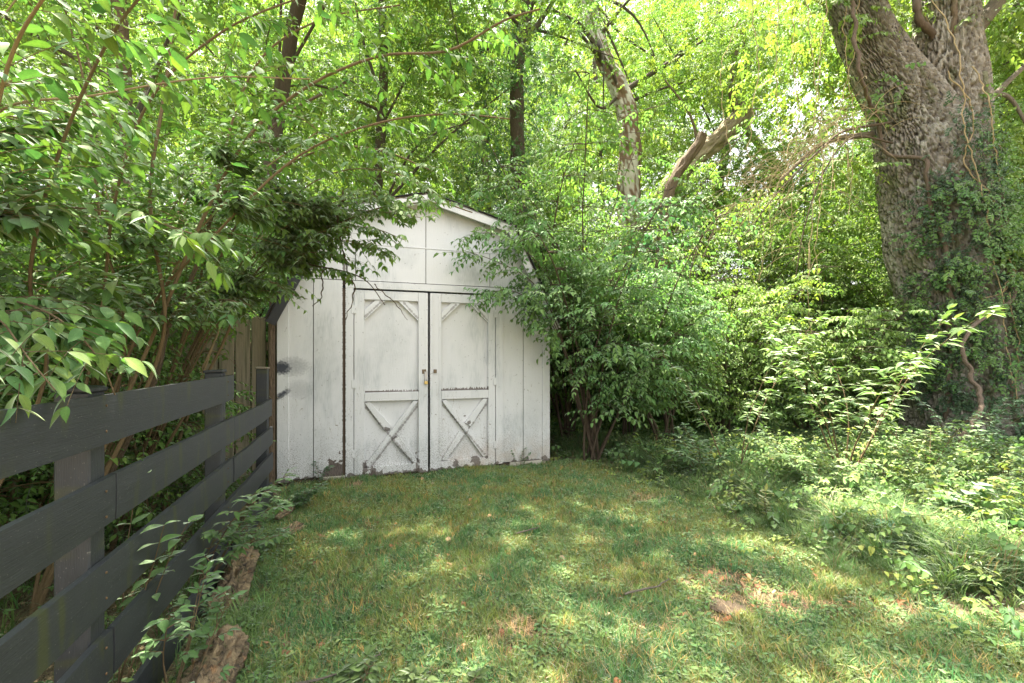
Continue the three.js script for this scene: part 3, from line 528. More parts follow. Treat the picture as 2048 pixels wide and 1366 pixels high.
// ---------------------------------------------------------------- trees of the wood
function limbPath(a, b, bow = .2, n = 10) { const m = a.clone().lerp(b, .5).add(V(rr(-bow, bow), rr(0, bow), rr(-bow, bow))); return curve([a, m, b], n); }
function crown(T, o) {                                          // boughs to clump centres, each clump a cloud of leafy twigs
  const f = new Foliage(o.sprays ?? S.tree), main = o.from, c = o.center;
  const heads = [];
  for (let k = 0; k < o.clumps; k++) {
    let d; do d = V(rr(-1, 1), rr(-1, 1), rr(-1, 1)); while (d.lengthSq() > 1);
    heads.push(V(c.x + d.x * o.rx, c.y + d.y * o.ry, c.z + d.z * o.rz));
  }
  heads.forEach((hd, k) => {
    const from = main[Math.min(main.length - 1, Math.floor(rr(.35, 1) * main.length))];
    if (k < (o.boughs ?? 10)) part('branch', new MB().tube(limbPath(from, hd, .5), (o.br ?? .05), .012, 6).geo(), o.mat, T);
    const r = o.clumpR * rr(.7, 1.2), n = Math.round(o.per * rr(.7, 1.3));
    for (let i = 0; i < n; i++) {
      let d; do d = V(rr(-1, 1), rr(-.75, .75), rr(-1, 1)); while (d.lengthSq() > 1);
      const p = hd.clone().addScaledVector(d, r), w = p.clone().add(T.position); if (w.y < .3 || (o.gap !== false && inGap(w) && R() < .92) || blocked(w)) continue;
      f.add(p, V(d.x + rr(-.6, .6), rr(-.65, .2), d.z + rr(-.6, .6)), V(rr(-.45, .45), 1, rr(-.45, .45)), (o.s ?? 1) * rr(.7, 1.2), tint(o.col, .2, .16));
    }
  });
  f.build('crown', T);
}
// inside the shed, or within the open lawn between camera and shed
const cosA = Math.cos(ANG), sinA = Math.sin(ANG);
function shedXZ(p) { const dx = p.x + 2.40, dz = p.z + 4.68; return [dx * cosA - dz * sinA, dx * sinA + dz * cosA]; }
function blocked(p) {
  const [sx, sz] = shedXZ(p);
  if (sx > -.12 && sx < 3.1 && sz < .1 && sz > -3.8) { const e = Math.min(sx, 3 - sx), roof = e < .5 ? 1.8 + 2 * e : 2.8 + .26 * (e - .5); if (p.y < roof + .1) return true; }
  return false;
}
function tree(name, label, path, r0, r1, mat, opts = {}, group) {
  const rough = opts.rough ?? 0;
  const base = path[0].clone(); base.y = 0; const T = thing(name, label, 'tree', base.toArray(), 0, group), loc = path.map((p) => p.clone().sub(base));
  const pts = curve(loc, rough ? 160 : 70); part('trunk', new MB().tube(pts, r0, r1, opts.sides ?? 18, { disp: (a, l) => r0 * (.1 * n3(Math.cos(a) + r0 * 50, Math.sin(a), l * 1.2) + (.06 + rough * .06) * n3(Math.cos(a) * 4, Math.sin(a) * 4, l * 3) - rough * .16 * (1 - smooth(0, .4, Math.abs(n3(Math.cos(a) * 3.2, Math.sin(a) * 3.2, l * 1.6))))), color: opts.color }).geo(), mat, T);
  for (const [a, b, c, r] of opts.limbs ?? []) part('branch', new MB().tube(curve([a, b, c].map((p) => p.clone().sub(base)), 18), r, r * .4, 8).geo(), opts.limbMat ?? M.barkDark, T);
  return [T, pts];
}
const YG = [.13, .265, .035], MG = [.12, .255, .038], DG = [.05, .145, .035];
R = mulberry(61);
{ // pale peeling trunk
  const col = (a, l) => { const q = fbm3(Math.cos(a) * 1.4, Math.sin(a) * 1.4 + 3, l * .55, 4), s = n3(Math.cos(a) * 9, Math.sin(a) * 9, l * 5); return q + .3 * s > .06 ? [.5 + .08 * s, .48 + .08 * s, .42 + .08 * s] : [.2 + .05 * s, .13 + .04 * s, .085 + .03 * s]; };
  const D = 13, [T, pts] = tree('pale_barked_tree', 'pale peeling trunk rising behind the thicket right of the shed', [V(at(1265, 0, D).x, 0, -D), at(1258, 390, D), at(1258, 260, D), at(1240, 180, D), at(1205, 110, D), at(1180, 20, D), at(1150, -120, D)], .36, .16, M.barkVC, {
    rough: .45, sides: 40, color: col, limbs: [[at(1235, 190, D), at(1330, 130, D + .3), at(1440, 60, D + .6), .09], [at(1222, 150, D), at(1150, 60, D - .5), at(1130, 90, D - .8), .06], [at(1215, 130, D), at(1160, 50, D - 1), at(1105, 20, D - 1.4), .08], [at(1240, 190, D), at(1200, 215, D - .5), at(1150, 140, D - 1), .05], [at(1340, 125, D), at(1390, 80, D), at(1480, 50, D), .05]],
  });
  crown(T, { from: pts, center: V(0, 9.5, -.5), rx: 4, ry: 3.6, rz: 3, clumps: 46, clumpR: 1.0, per: 60, col: YG, mat: M.barkDark, br: .06, sprays: S.tree });
}
{ // leaning broken trunk with a hollow end
  const D = 11, col = (a, l) => { const s = n3(Math.cos(a) * 6, Math.sin(a) * 6, l * 3); return [.27 + .08 * s, .22 + .07 * s, .15 + .05 * s]; };
  const [T] = tree('leaning_tree', 'leaning broken trunk with a splintered snapped end', [V(at(1250, 0, D).x, 0, -D), at(1320, 420, D), at(1375, 330, D), at(1440, 275, D), at(1494, 216, D)], .27, .19, M.barkVC, { rough: 1, sides: 48, color: col, limbs: [[at(1480, 240, D), at(1462, 180, D), at(1475, 90, D), .1], [at(1470, 190, D), at(1490, 140, D), at(1480, 40, D), .06], [at(1400, 310, D), at(1380, 230, D), at(1330, 160, D), .04]], limbMat: M.bark });
  for (let k = 0; k < 9; k++) { const a = k / 9 * 6.283, c = at(1494, 216, D).sub(T.position), d0 = V(.75, .62, 0), q = V(-.62 * Math.cos(a), .75 * Math.cos(a), Math.sin(a)).multiplyScalar(.15); part('splinter', new MB().tube([c.clone().add(q).addScaledVector(d0, -.1), c.clone().add(q).addScaledVector(d0, rr(.02, .22))], .045, .004, 5).geo(), M.bark, T); }
  { const g = new Foliage(S.tree); for (let k = 0; k < 420; k++) { const t = R(), p = at(lerp(1290, 1410, t) + rr(-45, 45), lerp(480, 350, t) + rr(-60, 70), D - rr(.3, 1)).sub(T.position); g.add(p, V(rr(-1, 1), rr(-.8, .1), rr(-1, 1)), V(rr(-.4, .4), 1, rr(-.4, .4)), rr(.6, 1), tint(MG)); } g.build('ivy', T); }
  const f = new Foliage(S.tree); for (let k = 0; k < 260; k++) { const p = at(1470 + rr(-60, 60), rr(20, 210), D + rr(-.8, .8)).sub(T.position); f.add(p, V(rr(-1, 1), rr(-.8, .1), rr(-1, 1)), V(rr(-.4, .4), 1, rr(-.4, .4)), rr(.6, 1), tint(YG)); } f.build('crown', T);
}
tree('dead_snag', 'short dead snag with a splintered tip standing in the thicket', [V(at(1322, 0, 9).x, 0, -9), at(1330, 430, 9), at(1347, 360, 9), at(1372, 322, 9), at(1398, 285, 9), at(1405, 268, 9)], .12, .085, M.bark, { rough: 1, sides: 28 });
tree('bare_leaning_stem', 'slim grey bare trunk leaning across the bright gap beyond the thicket', [V(at(1620, 0, 16).x, 0, -16), at(1548, 335, 16), at(1490, 255, 16), at(1400, 120, 16)], .16, .09, M.barkGrey);
{
  const D = 11.5, [T, pts] = tree('ivy_clad_tree', 'dark straight trunk wrapped in leaves behind the shed roof', [V(at(1038, 0, D).x, 0, -D), at(1038, 400, D), at(1034, 250, D), at(1036, 120, D), at(1052, 40, D), at(1075, -150, D)], .21, .12, M.barkDark, { limbs: [[at(1040, 90, D), at(1075, 50, D), at(1120, -20, D), .1]] });
  const f = new Foliage(S.tree); for (let k = 0; k < 1100; k++) { const p = at(1030 + rr(-150, 110) * Math.sqrt(R()), rr(40, 430), D + rr(-1, 1.4)).sub(T.position); f.add(p, V(rr(-1, 1), rr(-1.1, -.1), rr(-1, 1)), V(rr(-.4, .4), 1, rr(-.2, .6)), rr(.5, .9), tint([.045, .135, .035])); } f.build('ivy', T);
  crown(T, { from: pts, center: V(-.5, 10, 0), rx: 3.6, ry: 2.6, rz: 2.6, clumps: 30, clumpR: 1, per: 46, col: MG, mat: M.barkDark });
}
{ // tree behind the shed whose crown reaches over the lawn and shades it
  R = mulberry(88);
  const [T, pts] = tree('shade_tree', 'tall tree at the back corner of the shed with boughs over the lawn', [V(-4.5, 0, -8.3), V(-4.5, 3, -8.2), V(-3.8, 7, -7.9), V(-2.4, 10.5, -7.2)], .18, .07, M.barkDark);
  crown(T, { from: pts, center: V(3.6, 9.3, 1.8), rx: 3.3, ry: 1.7, rz: 2.7, clumps: 44, clumpR: .95, per: 68, col: MG, mat: M.barkDark, boughs: 7, br: .026 });
}
const WOOD = [ // x, depth, trunk radius, height, crown centre height, rx, ry, rz, clumps, colour, label
  [-5.3, 6.4, .12, 11, 7.8, 3.4, 2.9, 2.6, 26, MG, 'dark slim trunk behind the left shrubs with a broad crown overhead'],
  [-3.0, 10.6, .17, 13, 8.6, 3.6, 3.4, 2.6, 44, MG, 'tall tree directly behind the shed roof, its crown over the ridge'],
  [-8.2, 9.5, .2, 13, 7.5, 3.6, 4.0, 3, 46, MG, 'tall leafy tree in the wood behind the left shrubs'],
  [-6.8, 13.5, .22, 14, 7.5, 4.0, 4.5, 3, 46, YG, 'yellow green tree deep in the wood beyond the shrubs on the fence side'],
  [-1.2, 16, .2, 14, 8, 3.8, 4.5, 2.6, 42, YG, 'tree deep in the wood, seen past the leaves above the shed'],
  [6.6, 15, .2, 14, 8.5, 4.0, 4.8, 3, 44, YG, 'yellow green tree behind the leaning broken trunk'],
  [10.5, 12, .2, 13, 7.5, 3.4, 4.5, 3, 46, YG, 'leafy tree behind the forked tree, on its far side'],
  [9.3, 8.8, .13, 9, 5.5, 2.0, 2.6, 1.8, 30, MG, 'slim tree close behind the forked trunk'],
  [13.5, 9.5, .16, 11, 6.5, 2.8, 4, 2.4, 32, MG, 'tree at the wood edge past the forked trunk'],
  [3.4, 18, .2, 15, 8.5, 3.8, 4.6, 2.6, 40, YG, 'far tree behind the pale peeling trunk'],
  [-11.5, 8, .18, 11, 6.5, 3, 4.2, 3, 36, MG, 'broad tree in the wood far behind the fence'],
];
WOOD.forEach(([x, d, r, h, cy, rx, ry, rz, n, col, label], k) => {
  R = mulberry(100 + k);
  const [T, pts] = tree('wood_tree', label, [V(x, 0, -d), V(x + rr(-.2, .2), h * .3, -d + rr(-.2, .2)), V(x + rr(-.5, .5), h * .65, -d + rr(-.4, .4)), V(x + rr(-.8, .8), h, -d + rr(-.6, .6))], r, r * .3, k % 2 ? M.barkDark : M.bark, {}, 'trees of the wood');
  crown(T, { from: pts, center: V(0, cy, 0), rx, ry, rz, clumps: n, clumpR: 1.05, per: 54, col, mat: M.barkDark, br: .04, boughs: 8 });
});
// far wood: nobody could count its leaves
{
  R = mulberry(91); const G = new THREE.Group(); G.name = 'distant_woods'; G.userData = { kind: 'stuff', label: 'green mass of distant woodland closing the view', category: 'woods' }; scene.add(G);
  const f = new Foliage(S.far), tr = new MB();
  for (let k = 0; k < 820; k++) {
    const d = rr(19, 36), a = rr(-1.05, 1.05), x = Math.tan(a) * d * .95, y = Math.pow(R(), .85) * d * .86, c = V(x, y + .5, -d), r = rr(1.2, 2.0);
    { const bx = x / d, by = (y - EYE) / d; if ((bx - .56) ** 2 / .02 + (by - .46) ** 2 / .012 < 1 || R() < .12 && by > .35) continue; }
    for (let i = 0; i < 62; i++) { let q; do q = V(rr(-1, 1), rr(-.8, .8), rr(-1, 1)); while (q.lengthSq() > 1); f.add(c.clone().addScaledVector(q, r), V(q.x + rr(-.6, .6), rr(-.6, .2), q.z + rr(-.6, .6)), V(rr(-.5, .5), 1, rr(-.5, .5)), rr(.9, 1.5), tint(YG, .22, .18)); }
  }
  f.build('foliage', G);
}

// ---------------------------------------------------------------- shrubs
function shrub(name, label, o, group) {
  const y0 = groundY(o.x, -o.d), T = thing(name, label, o.cat ?? 'shrub', [o.x, y0, -o.d], 0, group), f = new Foliage(o.sprays ?? S.bush), P = T.position;
  let tries = 0;
  for (let k = 0; k < o.stems; k++) {
    const a = o.lean ? o.lean[0] + rr(-1, 1) * o.lean[1] : k / o.stems * 6.283 + rr(-.4, .4), L = o.h * rr(.75, 1.15), n = 14, pts = []; let p = V(rr(-.12, .12), -.03, rr(-.12, .12)), d = V(Math.cos(a) * o.spread * rr(.5, 1.1), 1, -Math.sin(a) * o.spread * rr(.5, 1.1)).normalize();
    let bad = false;
    for (let i = 0; i <= n; i++) { pts.push(p.clone()); const w = p.clone().add(P); if (i > 4 && (blocked(w) || (o.keep && !o.keep(w)))) bad = true; const t = i / n; d.y -= (o.arch ?? .07) * t * 1.6; d.x += rr(-.09, .09); d.z += rr(-.09, .09); d.normalize(); p = p.clone().addScaledVector(d, L / n); }
    if (bad && tries++ < 60) { k--; continue; }
    const r = (o.r ?? .018) * rr(.7, 1.3), mb = new MB().tube(pts, r, r * .25, 7);
    for (let i = Math.floor(n * (o.bare ?? .25)); i <= n; i++) for (let q = 0; q < (o.side ?? 3); q++) {
      const b = rr(0, 6.283), l = o.branch * rr(.5, 1.15) * (1 - .45 * i / n), bp = []; let w = pts[i].clone(), e = V(Math.cos(b), rr(-.05, .45), Math.sin(b)).normalize(); const m = 5;
      for (let j = 0; j <= m; j++) { bp.push(w.clone()); e.y -= .1; e.normalize(); w = w.clone().addScaledVector(e, l / m); }
      if (blocked(w.clone().add(P)) || (o.keep && !o.keep(w.clone().add(P)))) continue;
      mb.tube(bp, r * .32, r * .1, 4, { cap: false });
      for (let j = 1; j <= m; j++) for (const sd of j === m ? [0] : [-1, 1]) {
        const pos = bp[j], W = pos.clone().add(P); if (R() > (o.dense ?? .9) || (inGap(W) && R() < .75)) continue;
        const yaw = sd * rr(.5, 1.1), dir = V(e.x * Math.cos(yaw) - e.z * Math.sin(yaw), rr(-.35, .2), e.x * Math.sin(yaw) + e.z * Math.cos(yaw)), tip = W.clone().addScaledVector(dir, .3 * (o.s ?? 1));
        if (blocked(W) || blocked(tip) || (o.keep && !(o.keep(W) && o.keep(tip)))) continue;
        f.add(pos, dir, V(rr(-.3, .3), 1, rr(-.3, .3)), (o.s ?? 1) * rr(.7, 1.15), tint(o.col, o.vary ?? .18, .12));
      }
    }
    part('stem', mb.geo(), o.mat ?? M.stem, T);
  }
  for (const line of o.extra ?? []) {
    const pts = curve(line.map((p) => p.clone().sub(P)), 26), mb = new MB().tube(pts, .009, .002, 5);
    for (let i = 6; i <= 26; i++) { const e = pts[i].clone().sub(pts[i - 1]).normalize(); for (const sd of R() < .35 ? [] : [-1, 1, pick([-1, 1])]) { const yaw = sd * rr(.2, 1.5); f.add(pts[i], V(e.x * Math.cos(yaw) - e.z * Math.sin(yaw), rr(-.6, .25), e.x * Math.sin(yaw) + e.z * Math.cos(yaw)), V(rr(-.3, .3), 1, rr(-.3, .3)), rr(.65, 1.1), tint(o.col)); } }
    part('stem', mb.geo(), o.mat ?? M.stem, T);
  }
  f.build('foliage', T);
  return T;
}
const RB = [.1, .25, .06];
const clearLawn = (p) => {                                      // nothing grows out over the mown strip
  const [sx, sz] = shedXZ(p); return !(sz > .0 && sx < 1.75 && sx > -.05) && !(sz > -.05 && sx < 2.35 && p.y < 2.1 && sx > -.05) && !(sz > -.05 && sx < 2.92 && p.y < 1.35) && !(p.y < 1.2 && p.x < .62 + .35 * (-p.z - 5.4)) && p.y > .55 + .4 * n2(p.x * 1.5, p.z * 1.5);
};
R = mulberry(201); shrub('honeysuckle_shrub', 'dense green shrub crowding the right corner of the shed', { x: 1.0, d: 5.75, h: 3.0, stems: 13, spread: .42, branch: .7, side: 3, col: RB, bare: .3, keep: clearLawn, dense: .62, mat: M.stemDark, extra: [[V(1.0, .1, -5.7), at(1110, 480, 5.7), at(1060, 400, 5.5), at(1010, 372, 5.35), at(960, 385, 5.2)], [V(1.0, .1, -5.7), at(1120, 500, 5.6), at(1070, 440, 5.45), at(1030, 420, 5.3), at(990, 450, 5.15)], [V(1.0, .1, -5.7), at(1120, 520, 5.6), at(1090, 470, 5.4), at(1050, 470, 5.25), at(1010, 500, 5.1)], [V(1.0, .1, -5.7), at(1110, 640, 5.4), at(1060, 560, 5.1), at(985, 520, 4.95), at(925, 500, 4.9)], [V(1.0, .1, -5.7), at(1120, 600, 5.4), at(1060, 510, 5.2), at(1000, 470, 5.0), at(945, 465, 4.9)], [V(1.0, .1, -5.7), at(1110, 660, 5.3), at(1060, 600, 5.1), at(1015, 580, 4.95), at(980, 585, 4.9)], [V(1.0, .1, -5.7), at(1130, 700, 5.3), at(1090, 620, 5.15), at(1050, 590, 5.0), at(1070, 640, 4.95)]] });
R = mulberry(202); shrub('honeysuckle_shrub', 'leafy shrub with a dark central stem beside the corner shrub', { x: 2.2, d: 6.4, h: 2.9, stems: 9, spread: .4, branch: .75, side: 3, col: [.115, .26, .045], bare: .34, keep: clearLawn, dense: .58, mat: M.stemDark });
R = mulberry(203); shrub('honeysuckle_shrub', 'tall shrub arching over the shed roof edge behind the corner shrub', { x: .8, d: 6.9, h: 4.3, stems: 12, spread: .42, branch: .8, side: 3, col: [.115, .265, .05], bare: .35, dense: .6, mat: M.stemDark });
R = mulberry(204); shrub('honeysuckle_shrub', 'broad shrub in the thicket just left of the drooping bare branch', { x: 3.3, d: 7.2, h: 2.7, stems: 10, spread: .5, branch: .75, side: 3, col: [.14, .28, .045], bare: .35, dense: .58, mat: M.stemDark });
R = mulberry(205); shrub('honeysuckle_shrub', 'shrub with dark inner hollow to the left of the forked trunk', { x: 4.7, d: 7.2, h: 2.3, stems: 9, spread: .5, branch: .7, side: 3, col: MG, bare: .35, dense: .58, mat: M.stemDark });
R = mulberry(206); shrub('heart_leaf_climber', 'mound of big heart shaped vine leaves over the thicket top by the roof', { cat: 'climber', x: 1.75, d: 6.9, h: 3.5, stems: 4, spread: .12, branch: .6, side: 2, col: [.045, .15, .05], bare: .75, sprays: S.heart, s: 1.1, mat: M.stemDark });
// the thicket behind: individuals of one kind
{
  const spots = [[2.0, 9.0], [4.2, 9.4], [6.0, 9.2], [7.7, 8.2], [9.2, 7.0], [8.6, 10.5], [11, 9.0], [12.4, 7.4], [.9, 10.4], [3.0, 11.2], [5.4, 11.8], [-1.2, 10.6], [-4.3, 8.8], [-5.8, 9.8], [-4.6, 6.6], [-6.2, 7.4], [-5.0, 5.4], [-7.6, 5.8], [-8.8, 7.4], [-6.4, 4.4], [-7.9, 3.6], [-3.9, 5.6], [1.9, 13.6], [7.2, 13], [-3.2, 12.6], [-9.4, 5.2], [6.6, 4.9 + 3.4], [-6.6, 2.7], [11.5, 11.2], [14, 9.2], [-.4, 12.6], [4.0, 14.2], [9.8, 13.4], [-8.2, 11.8]];
  spots.forEach(([x, d], k) => { R = mulberry(300 + k); shrub('thicket_shrub', 'understory shrub of the thicket, leafy from ground to crown', { x, d, h: d > 8.4 ? rr(3.4, 5.6) : rr(2.6, 3.8), stems: d > 8.4 ? 10 : 8, spread: .5, branch: .85, side: 3, col: pick([MG, YG, RB, [.13, .27, .04]]), bare: .12, s: 1.25, sprays: S.bush, dense: .58, mat: M.stemDark }, 'shrubs of the thicket'); });
}

// ---------------------------------------------------------------- shrubs behind the rail fence, with big near leaves
const fenceSide = (p) => { const dx = p.x + .787, dz = p.z; return dx * cosA - dz * sinA; };   // metres from the fence plane, positive on the lawn side
// the shrubs are kept off the mown strip: lowest slope (rise per metre of depth) they hang to, against bearing
const HANG = [[-1.4, -.3], [-1.12, -.2], [-.88, -.085], [-.64, -.03], [-.6, .068], [-.51, .112], [-.35, .15], [-.245, .165], [-.2, .29], [-.03, .345], [.0, .5], [.07, .53], [.09, 1.2], [3, 9]];
const behindFence = (p) => {
  const f = fenceSide(p), d = -p.z;
  if (p.distanceTo(camera.position) < .85) return false;
  if (d < .3) return f < .1;
  const tx = p.x / d, ty = (p.y - EYE) / d; if (f < -.06 && p.y < 1.2) return true;
  let k = 0; while (HANG[k + 1][0] < tx) k++; const [a, b] = [HANG[k], HANG[k + 1]];
  return tx < -1.4 || ty > lerp(a[1], b[1], (tx - a[0]) / (b[0] - a[0])) + .03 * n2(p.x * 4, p.y * 4);
};
class BigLeaves {                                               // single leaves: those that show largest are meshes of their own, the rest one part
  constructor(T, col) { this.T = T; this.col = col; this.list = []; }
  add(p, dir, up, s) { this.list.push({ p: p.clone(), dir: dir.clone(), up: up.clone(), s, k: Math.floor(R() * leafHi.length), c: tint(this.col, .16, .12) }); }
  build(most) {
    const w = (l) => { const q = l.p.clone().add(this.T.position), d = -q.z, x = 1024 + q.x / d * F, y = HORIZON - (q.y - EYE) / d * F; return d > .2 && x > -20 && x < 2068 && y > -20 && y < 1386 ? l.s / d : 0; };
    this.list.forEach((l) => { l.w = w(l); }); this.list.sort((a, b) => b.w - a.w);
    const f = new Foliage(leafHi), x = V(), z = V(), y = V();
    this.list.forEach((l, i) => {
      if (i < most && l.w > .016) {
        const m = part('leaf', leafHi[l.k], leafMats[Math.floor(R() * leafMats.length)], this.T);
        x.copy(l.dir).normalize(); z.crossVectors(x, l.up).normalize(); y.crossVectors(z, x); mtx.makeBasis(x, y, z).scale(V(l.s, l.s, l.s)).setPosition(l.p); m.applyMatrix4(mtx);
      } else f.add(l.p, l.dir, l.up, l.s, l.c);
    });
    f.build('foliage', this.T, M.leafNear);
  }
}
const NEAR = [.09, .225, .035];
const leafMats = [[.07, .21, .045], [.085, .225, .038], [.11, .24, .028], [.15, .26, .026], [.065, .195, .042], [.08, .22, .045]].map((c) => { const m = M.leafNear.clone(); m.color = new THREE.Color().setRGB(...c); return m; });
// leaves in pairs along a polyline, with side twigs
function leafyBranch(T, B, mb, pts, r0, r1, o = {}) {
  mb.tube(pts, r0, r1, 6); const P = T.position;
  let run = 0; const n = pts.length;
  for (let i = 1; i < n; i++) {
    const seg = pts[i].distanceTo(pts[i - 1]); run += seg; if (i / n < (o.from ?? .2)) continue;
    const dir = pts[i].clone().sub(pts[i - 1]).normalize(), side = V(-dir.z, 0, dir.x).normalize();
    while (run > (o.step ?? .05)) {
      run -= o.step ?? .05;
      if (R() < (o.twigs ?? .75)) for (const s of [-1, 1]) {
        if (R() < .35) continue;
        const tl = (o.len ?? .3) * rr(.4, 1.2), m = 6, q = []; let w = pts[i].clone(), e = dir.clone().multiplyScalar(rr(.3, 1)).addScaledVector(side, s * rr(.5, 1)).add(V(rr(-.3, .3), rr(-.25, .35), rr(-.3, .3))).normalize();
        for (let j = 0; j <= m; j++) { q.push(w.clone()); e.y -= .07; e.normalize(); w = w.clone().addScaledVector(e, tl / m); }
        if (!behindFence(w.clone().add(P)) || blocked(w.clone().add(P))) continue;
        mb.tube(q, Math.max(.0014, r0 * .16), .0009, 3, { cap: false });
        const sd = V(-e.z, 0, e.x).normalize();
        for (let j = 1; j <= m; j++) for (const h of j === m ? [0, -1, 1] : [-1, 1]) {
          if (R() > (o.dense ?? .66)) continue;
          const ld = e.clone().multiplyScalar(h ? rr(.3, .9) : 1).addScaledVector(sd, h * rr(.6, 1.1)).add(V(0, -rr(.05, .65), 0)).normalize(), s2 = (o.leaf ?? .078) * rr(.55, 1.2), tip = q[j].clone().addScaledVector(ld, s2).add(P);
          if (!behindFence(tip) || blocked(tip)) continue;
          B.add(q[j], ld, V(rr(-.5, .5), 1, rr(-.5, .5)), s2);
        }
      }
    }
  }
}
function nearShrub(label, base, stems, o = {}) {
  const T = thing('fence_shrub', label, 'shrub', [base.x, groundY(base.x, base.z), base.z]), B = new BigLeaves(T, o.col ?? NEAR), b0 = T.position;
  for (const s of stems) {
    const mb = new MB(), pts = curve([base.clone(), ...s.pts].map((p) => p.clone().sub(b0)), 34); if (!s.noBase) pts[0].y = -.03;
    leafyBranch(T, B, mb, pts, (s.r ?? .014) * .55, (s.r ?? .014) * .25, { ...o, ...s }); part('stem', mb.geo(), s.mat ?? M.stem, T);
  }
  B.build(o.most ?? 260);
  return T;
}
R = mulberry(401);
nearShrub('near shrub arching its large leaves over the top fence rail', V(-2.05, 0, -1.35), [
  { pts: [at(90, 760, 1.75), at(60, 560, 1.6), at(120, 300, 1.5), at(230, 60, 1.4), at(330, -60, 1.35)], r: .014, from: .3 },
  { pts: [at(-60, 700, 1.5), at(-40, 420, 1.35), at(20, 120, 1.2), at(85, 0, 1.12), at(170, -90, 1.05)], r: .012, from: .35, mat: M.stemTan },
  { pts: [at(-60, 600, 1.5), at(20, 600, 1.4), at(120, 640, 1.35), at(200, 720, 1.35), at(230, 790, 1.35)], r: .008, from: .35, twigs: .8 },
  { pts: [at(-40, 640, 1.4), at(0, 640, 1.25), at(60, 720, 1.15), at(110, 780, 1.12)], r: .007, from: .4 },
  { pts: [at(-60, 500, 1.6), at(80, 420, 1.55), at(260, 430, 1.6), at(420, 480, 1.7)], r: .009, from: .3 },
  { pts: [at(-80, 420, 1.6), at(0, 222, 1.5), at(180, 192, 1.6), at(420, 155, 1.75), at(620, 158, 1.9)], r: .01, from: .3, mat: M.stemTan, twigs: .55 },
], { leaf: .078, most: 290 });
R = mulberry(402);
nearShrub('tall shrub with slender upright brown stems behind the second fence post', V(-2.35, 0, -2.2), [
  { pts: [at(300, 760, 2.5), at(330, 640, 2.45), at(300, 400, 2.4), at(330, 180, 2.4), at(352, 15, 2.4), at(380, -120, 2.4)], r: .022, from: .3 },
  { pts: [at(250, 700, 2.5), at(200, 440, 2.4), at(165, 150, 2.3), at(100, -80, 2.2)], r: .016, from: .3 },
  { pts: [at(320, 640, 2.5), at(400, 450, 2.5), at(500, 270, 2.5), at(620, 170, 2.45), at(760, 112, 2.4), at(900, 100, 2.3), at(1010, 40, 2.2), at(1080, 18, 2.1)], r: .02, from: .3, len: .26, twigs: .6 },
  { pts: [at(300, 620, 2.5), at(420, 480, 2.3), at(600, 310, 2.3), at(760, 245, 2.3), at(900, 228, 2.3), at(1020, 238, 2.25)], r: .015, from: .35, len: .24, twigs: .5 },
  { pts: [at(200, 640, 2.4), at(230, 400, 2.2), at(300, 200, 2.1), at(450, 60, 2.0), at(640, -20, 2.0)], r: .016, from: .3 },
], { leaf: .066, most: 270, dense: .8, len: .36 });
R = mulberry(403);
nearShrub('shrub whose dark arching branch hangs across the shed gable', V(-2.75, 0, -3.1), [
  { pts: [at(440, 700, 3.3), at(500, 560, 3.3), at(577, 488, 3.3), at(674, 448, 3.3), at(768, 414, 3.3), at(883, 407, 3.35), at(945, 425, 3.4)], r: .02, from: .35, len: .25, twigs: .8 },
  { pts: [at(430, 620, 3.4), at(560, 530, 3.3), at(650, 535, 3.3), at(730, 560, 3.25), at(770, 610, 3.25)], r: .012, from: .4, len: .22, twigs: .85, mat: M.stemDark },
  { pts: [at(420, 560, 3.2), at(520, 380, 3.1), at(640, 300, 3.0), at(760, 300, 2.9), at(860, 340, 2.9)], r: .016, from: .3 },
  { pts: [at(400, 560, 3.3), at(440, 330, 3.2), at(520, 120, 3.1), at(640, 40, 3.0), at(800, 10, 2.9)], r: .02, from: .3 },
  { pts: [at(410, 640, 3.3), at(470, 560, 3.2), at(530, 560, 3.1), at(590, 590, 3.1)], r: .01, from: .4, len: .22 },
  { pts: [at(440, 640, 3.3), at(560, 500, 3.2), at(660, 460, 3.1), at(740, 455, 3.1), at(810, 480, 3.1)], r: .009, from: .35, len: .3, twigs: .95, step: .042 },
  { pts: [at(440, 600, 3.3), at(580, 400, 3.1), at(690, 340, 3.0), at(800, 350, 3.0), at(880, 395, 3.0)], r: .01, from: .35, len: .32, twigs: .95, step: .042 },
  { pts: [at(440, 620, 3.3), at(560, 450, 3.2), at(650, 400, 3.2), at(740, 390, 3.2), at(830, 420, 3.2)], r: .01, from: .35, len: .3, twigs: .95, step: .042 },
  { pts: [at(440, 640, 3.3), at(540, 540, 3.25), at(620, 505, 3.2), at(700, 520, 3.2)], r: .008, from: .35, len: .28, twigs: .95, step: .042 },
  { pts: [at(440, 640, 3.3), at(560, 520, 3.25), at(650, 480, 3.2), at(730, 490, 3.2), at(790, 515, 3.2)], r: .008, from: .4, len: .26, twigs: 1, step: .036 },
  { pts: [at(440, 620, 3.3), at(600, 440, 3.2), at(690, 420, 3.2), at(770, 425, 3.2), at(840, 435, 3.2)], r: .008, from: .4, len: .28, twigs: 1, step: .036 },
  { pts: [at(440, 600, 3.3), at(590, 440, 3.15), at(690, 400, 3.1), at(790, 395, 3.1), at(890, 408, 3.1)], r: .008, from: .4, len: .28, twigs: 1, step: .036 },
  { pts: [at(430, 640, 3.3), at(500, 585, 3.3), at(560, 585, 3.3), at(615, 598, 3.3)], r: .007, from: .35, len: .22, twigs: .9 },
  { pts: [at(420, 640, 3.2), at(480, 600, 3.1), at(520, 640, 3.0)], r: .008, from: .4, len: .2 },
], { leaf: .062, most: 240, col: [.1, .23, .04], dense: .76, len: .34 });
R = mulberry(404);
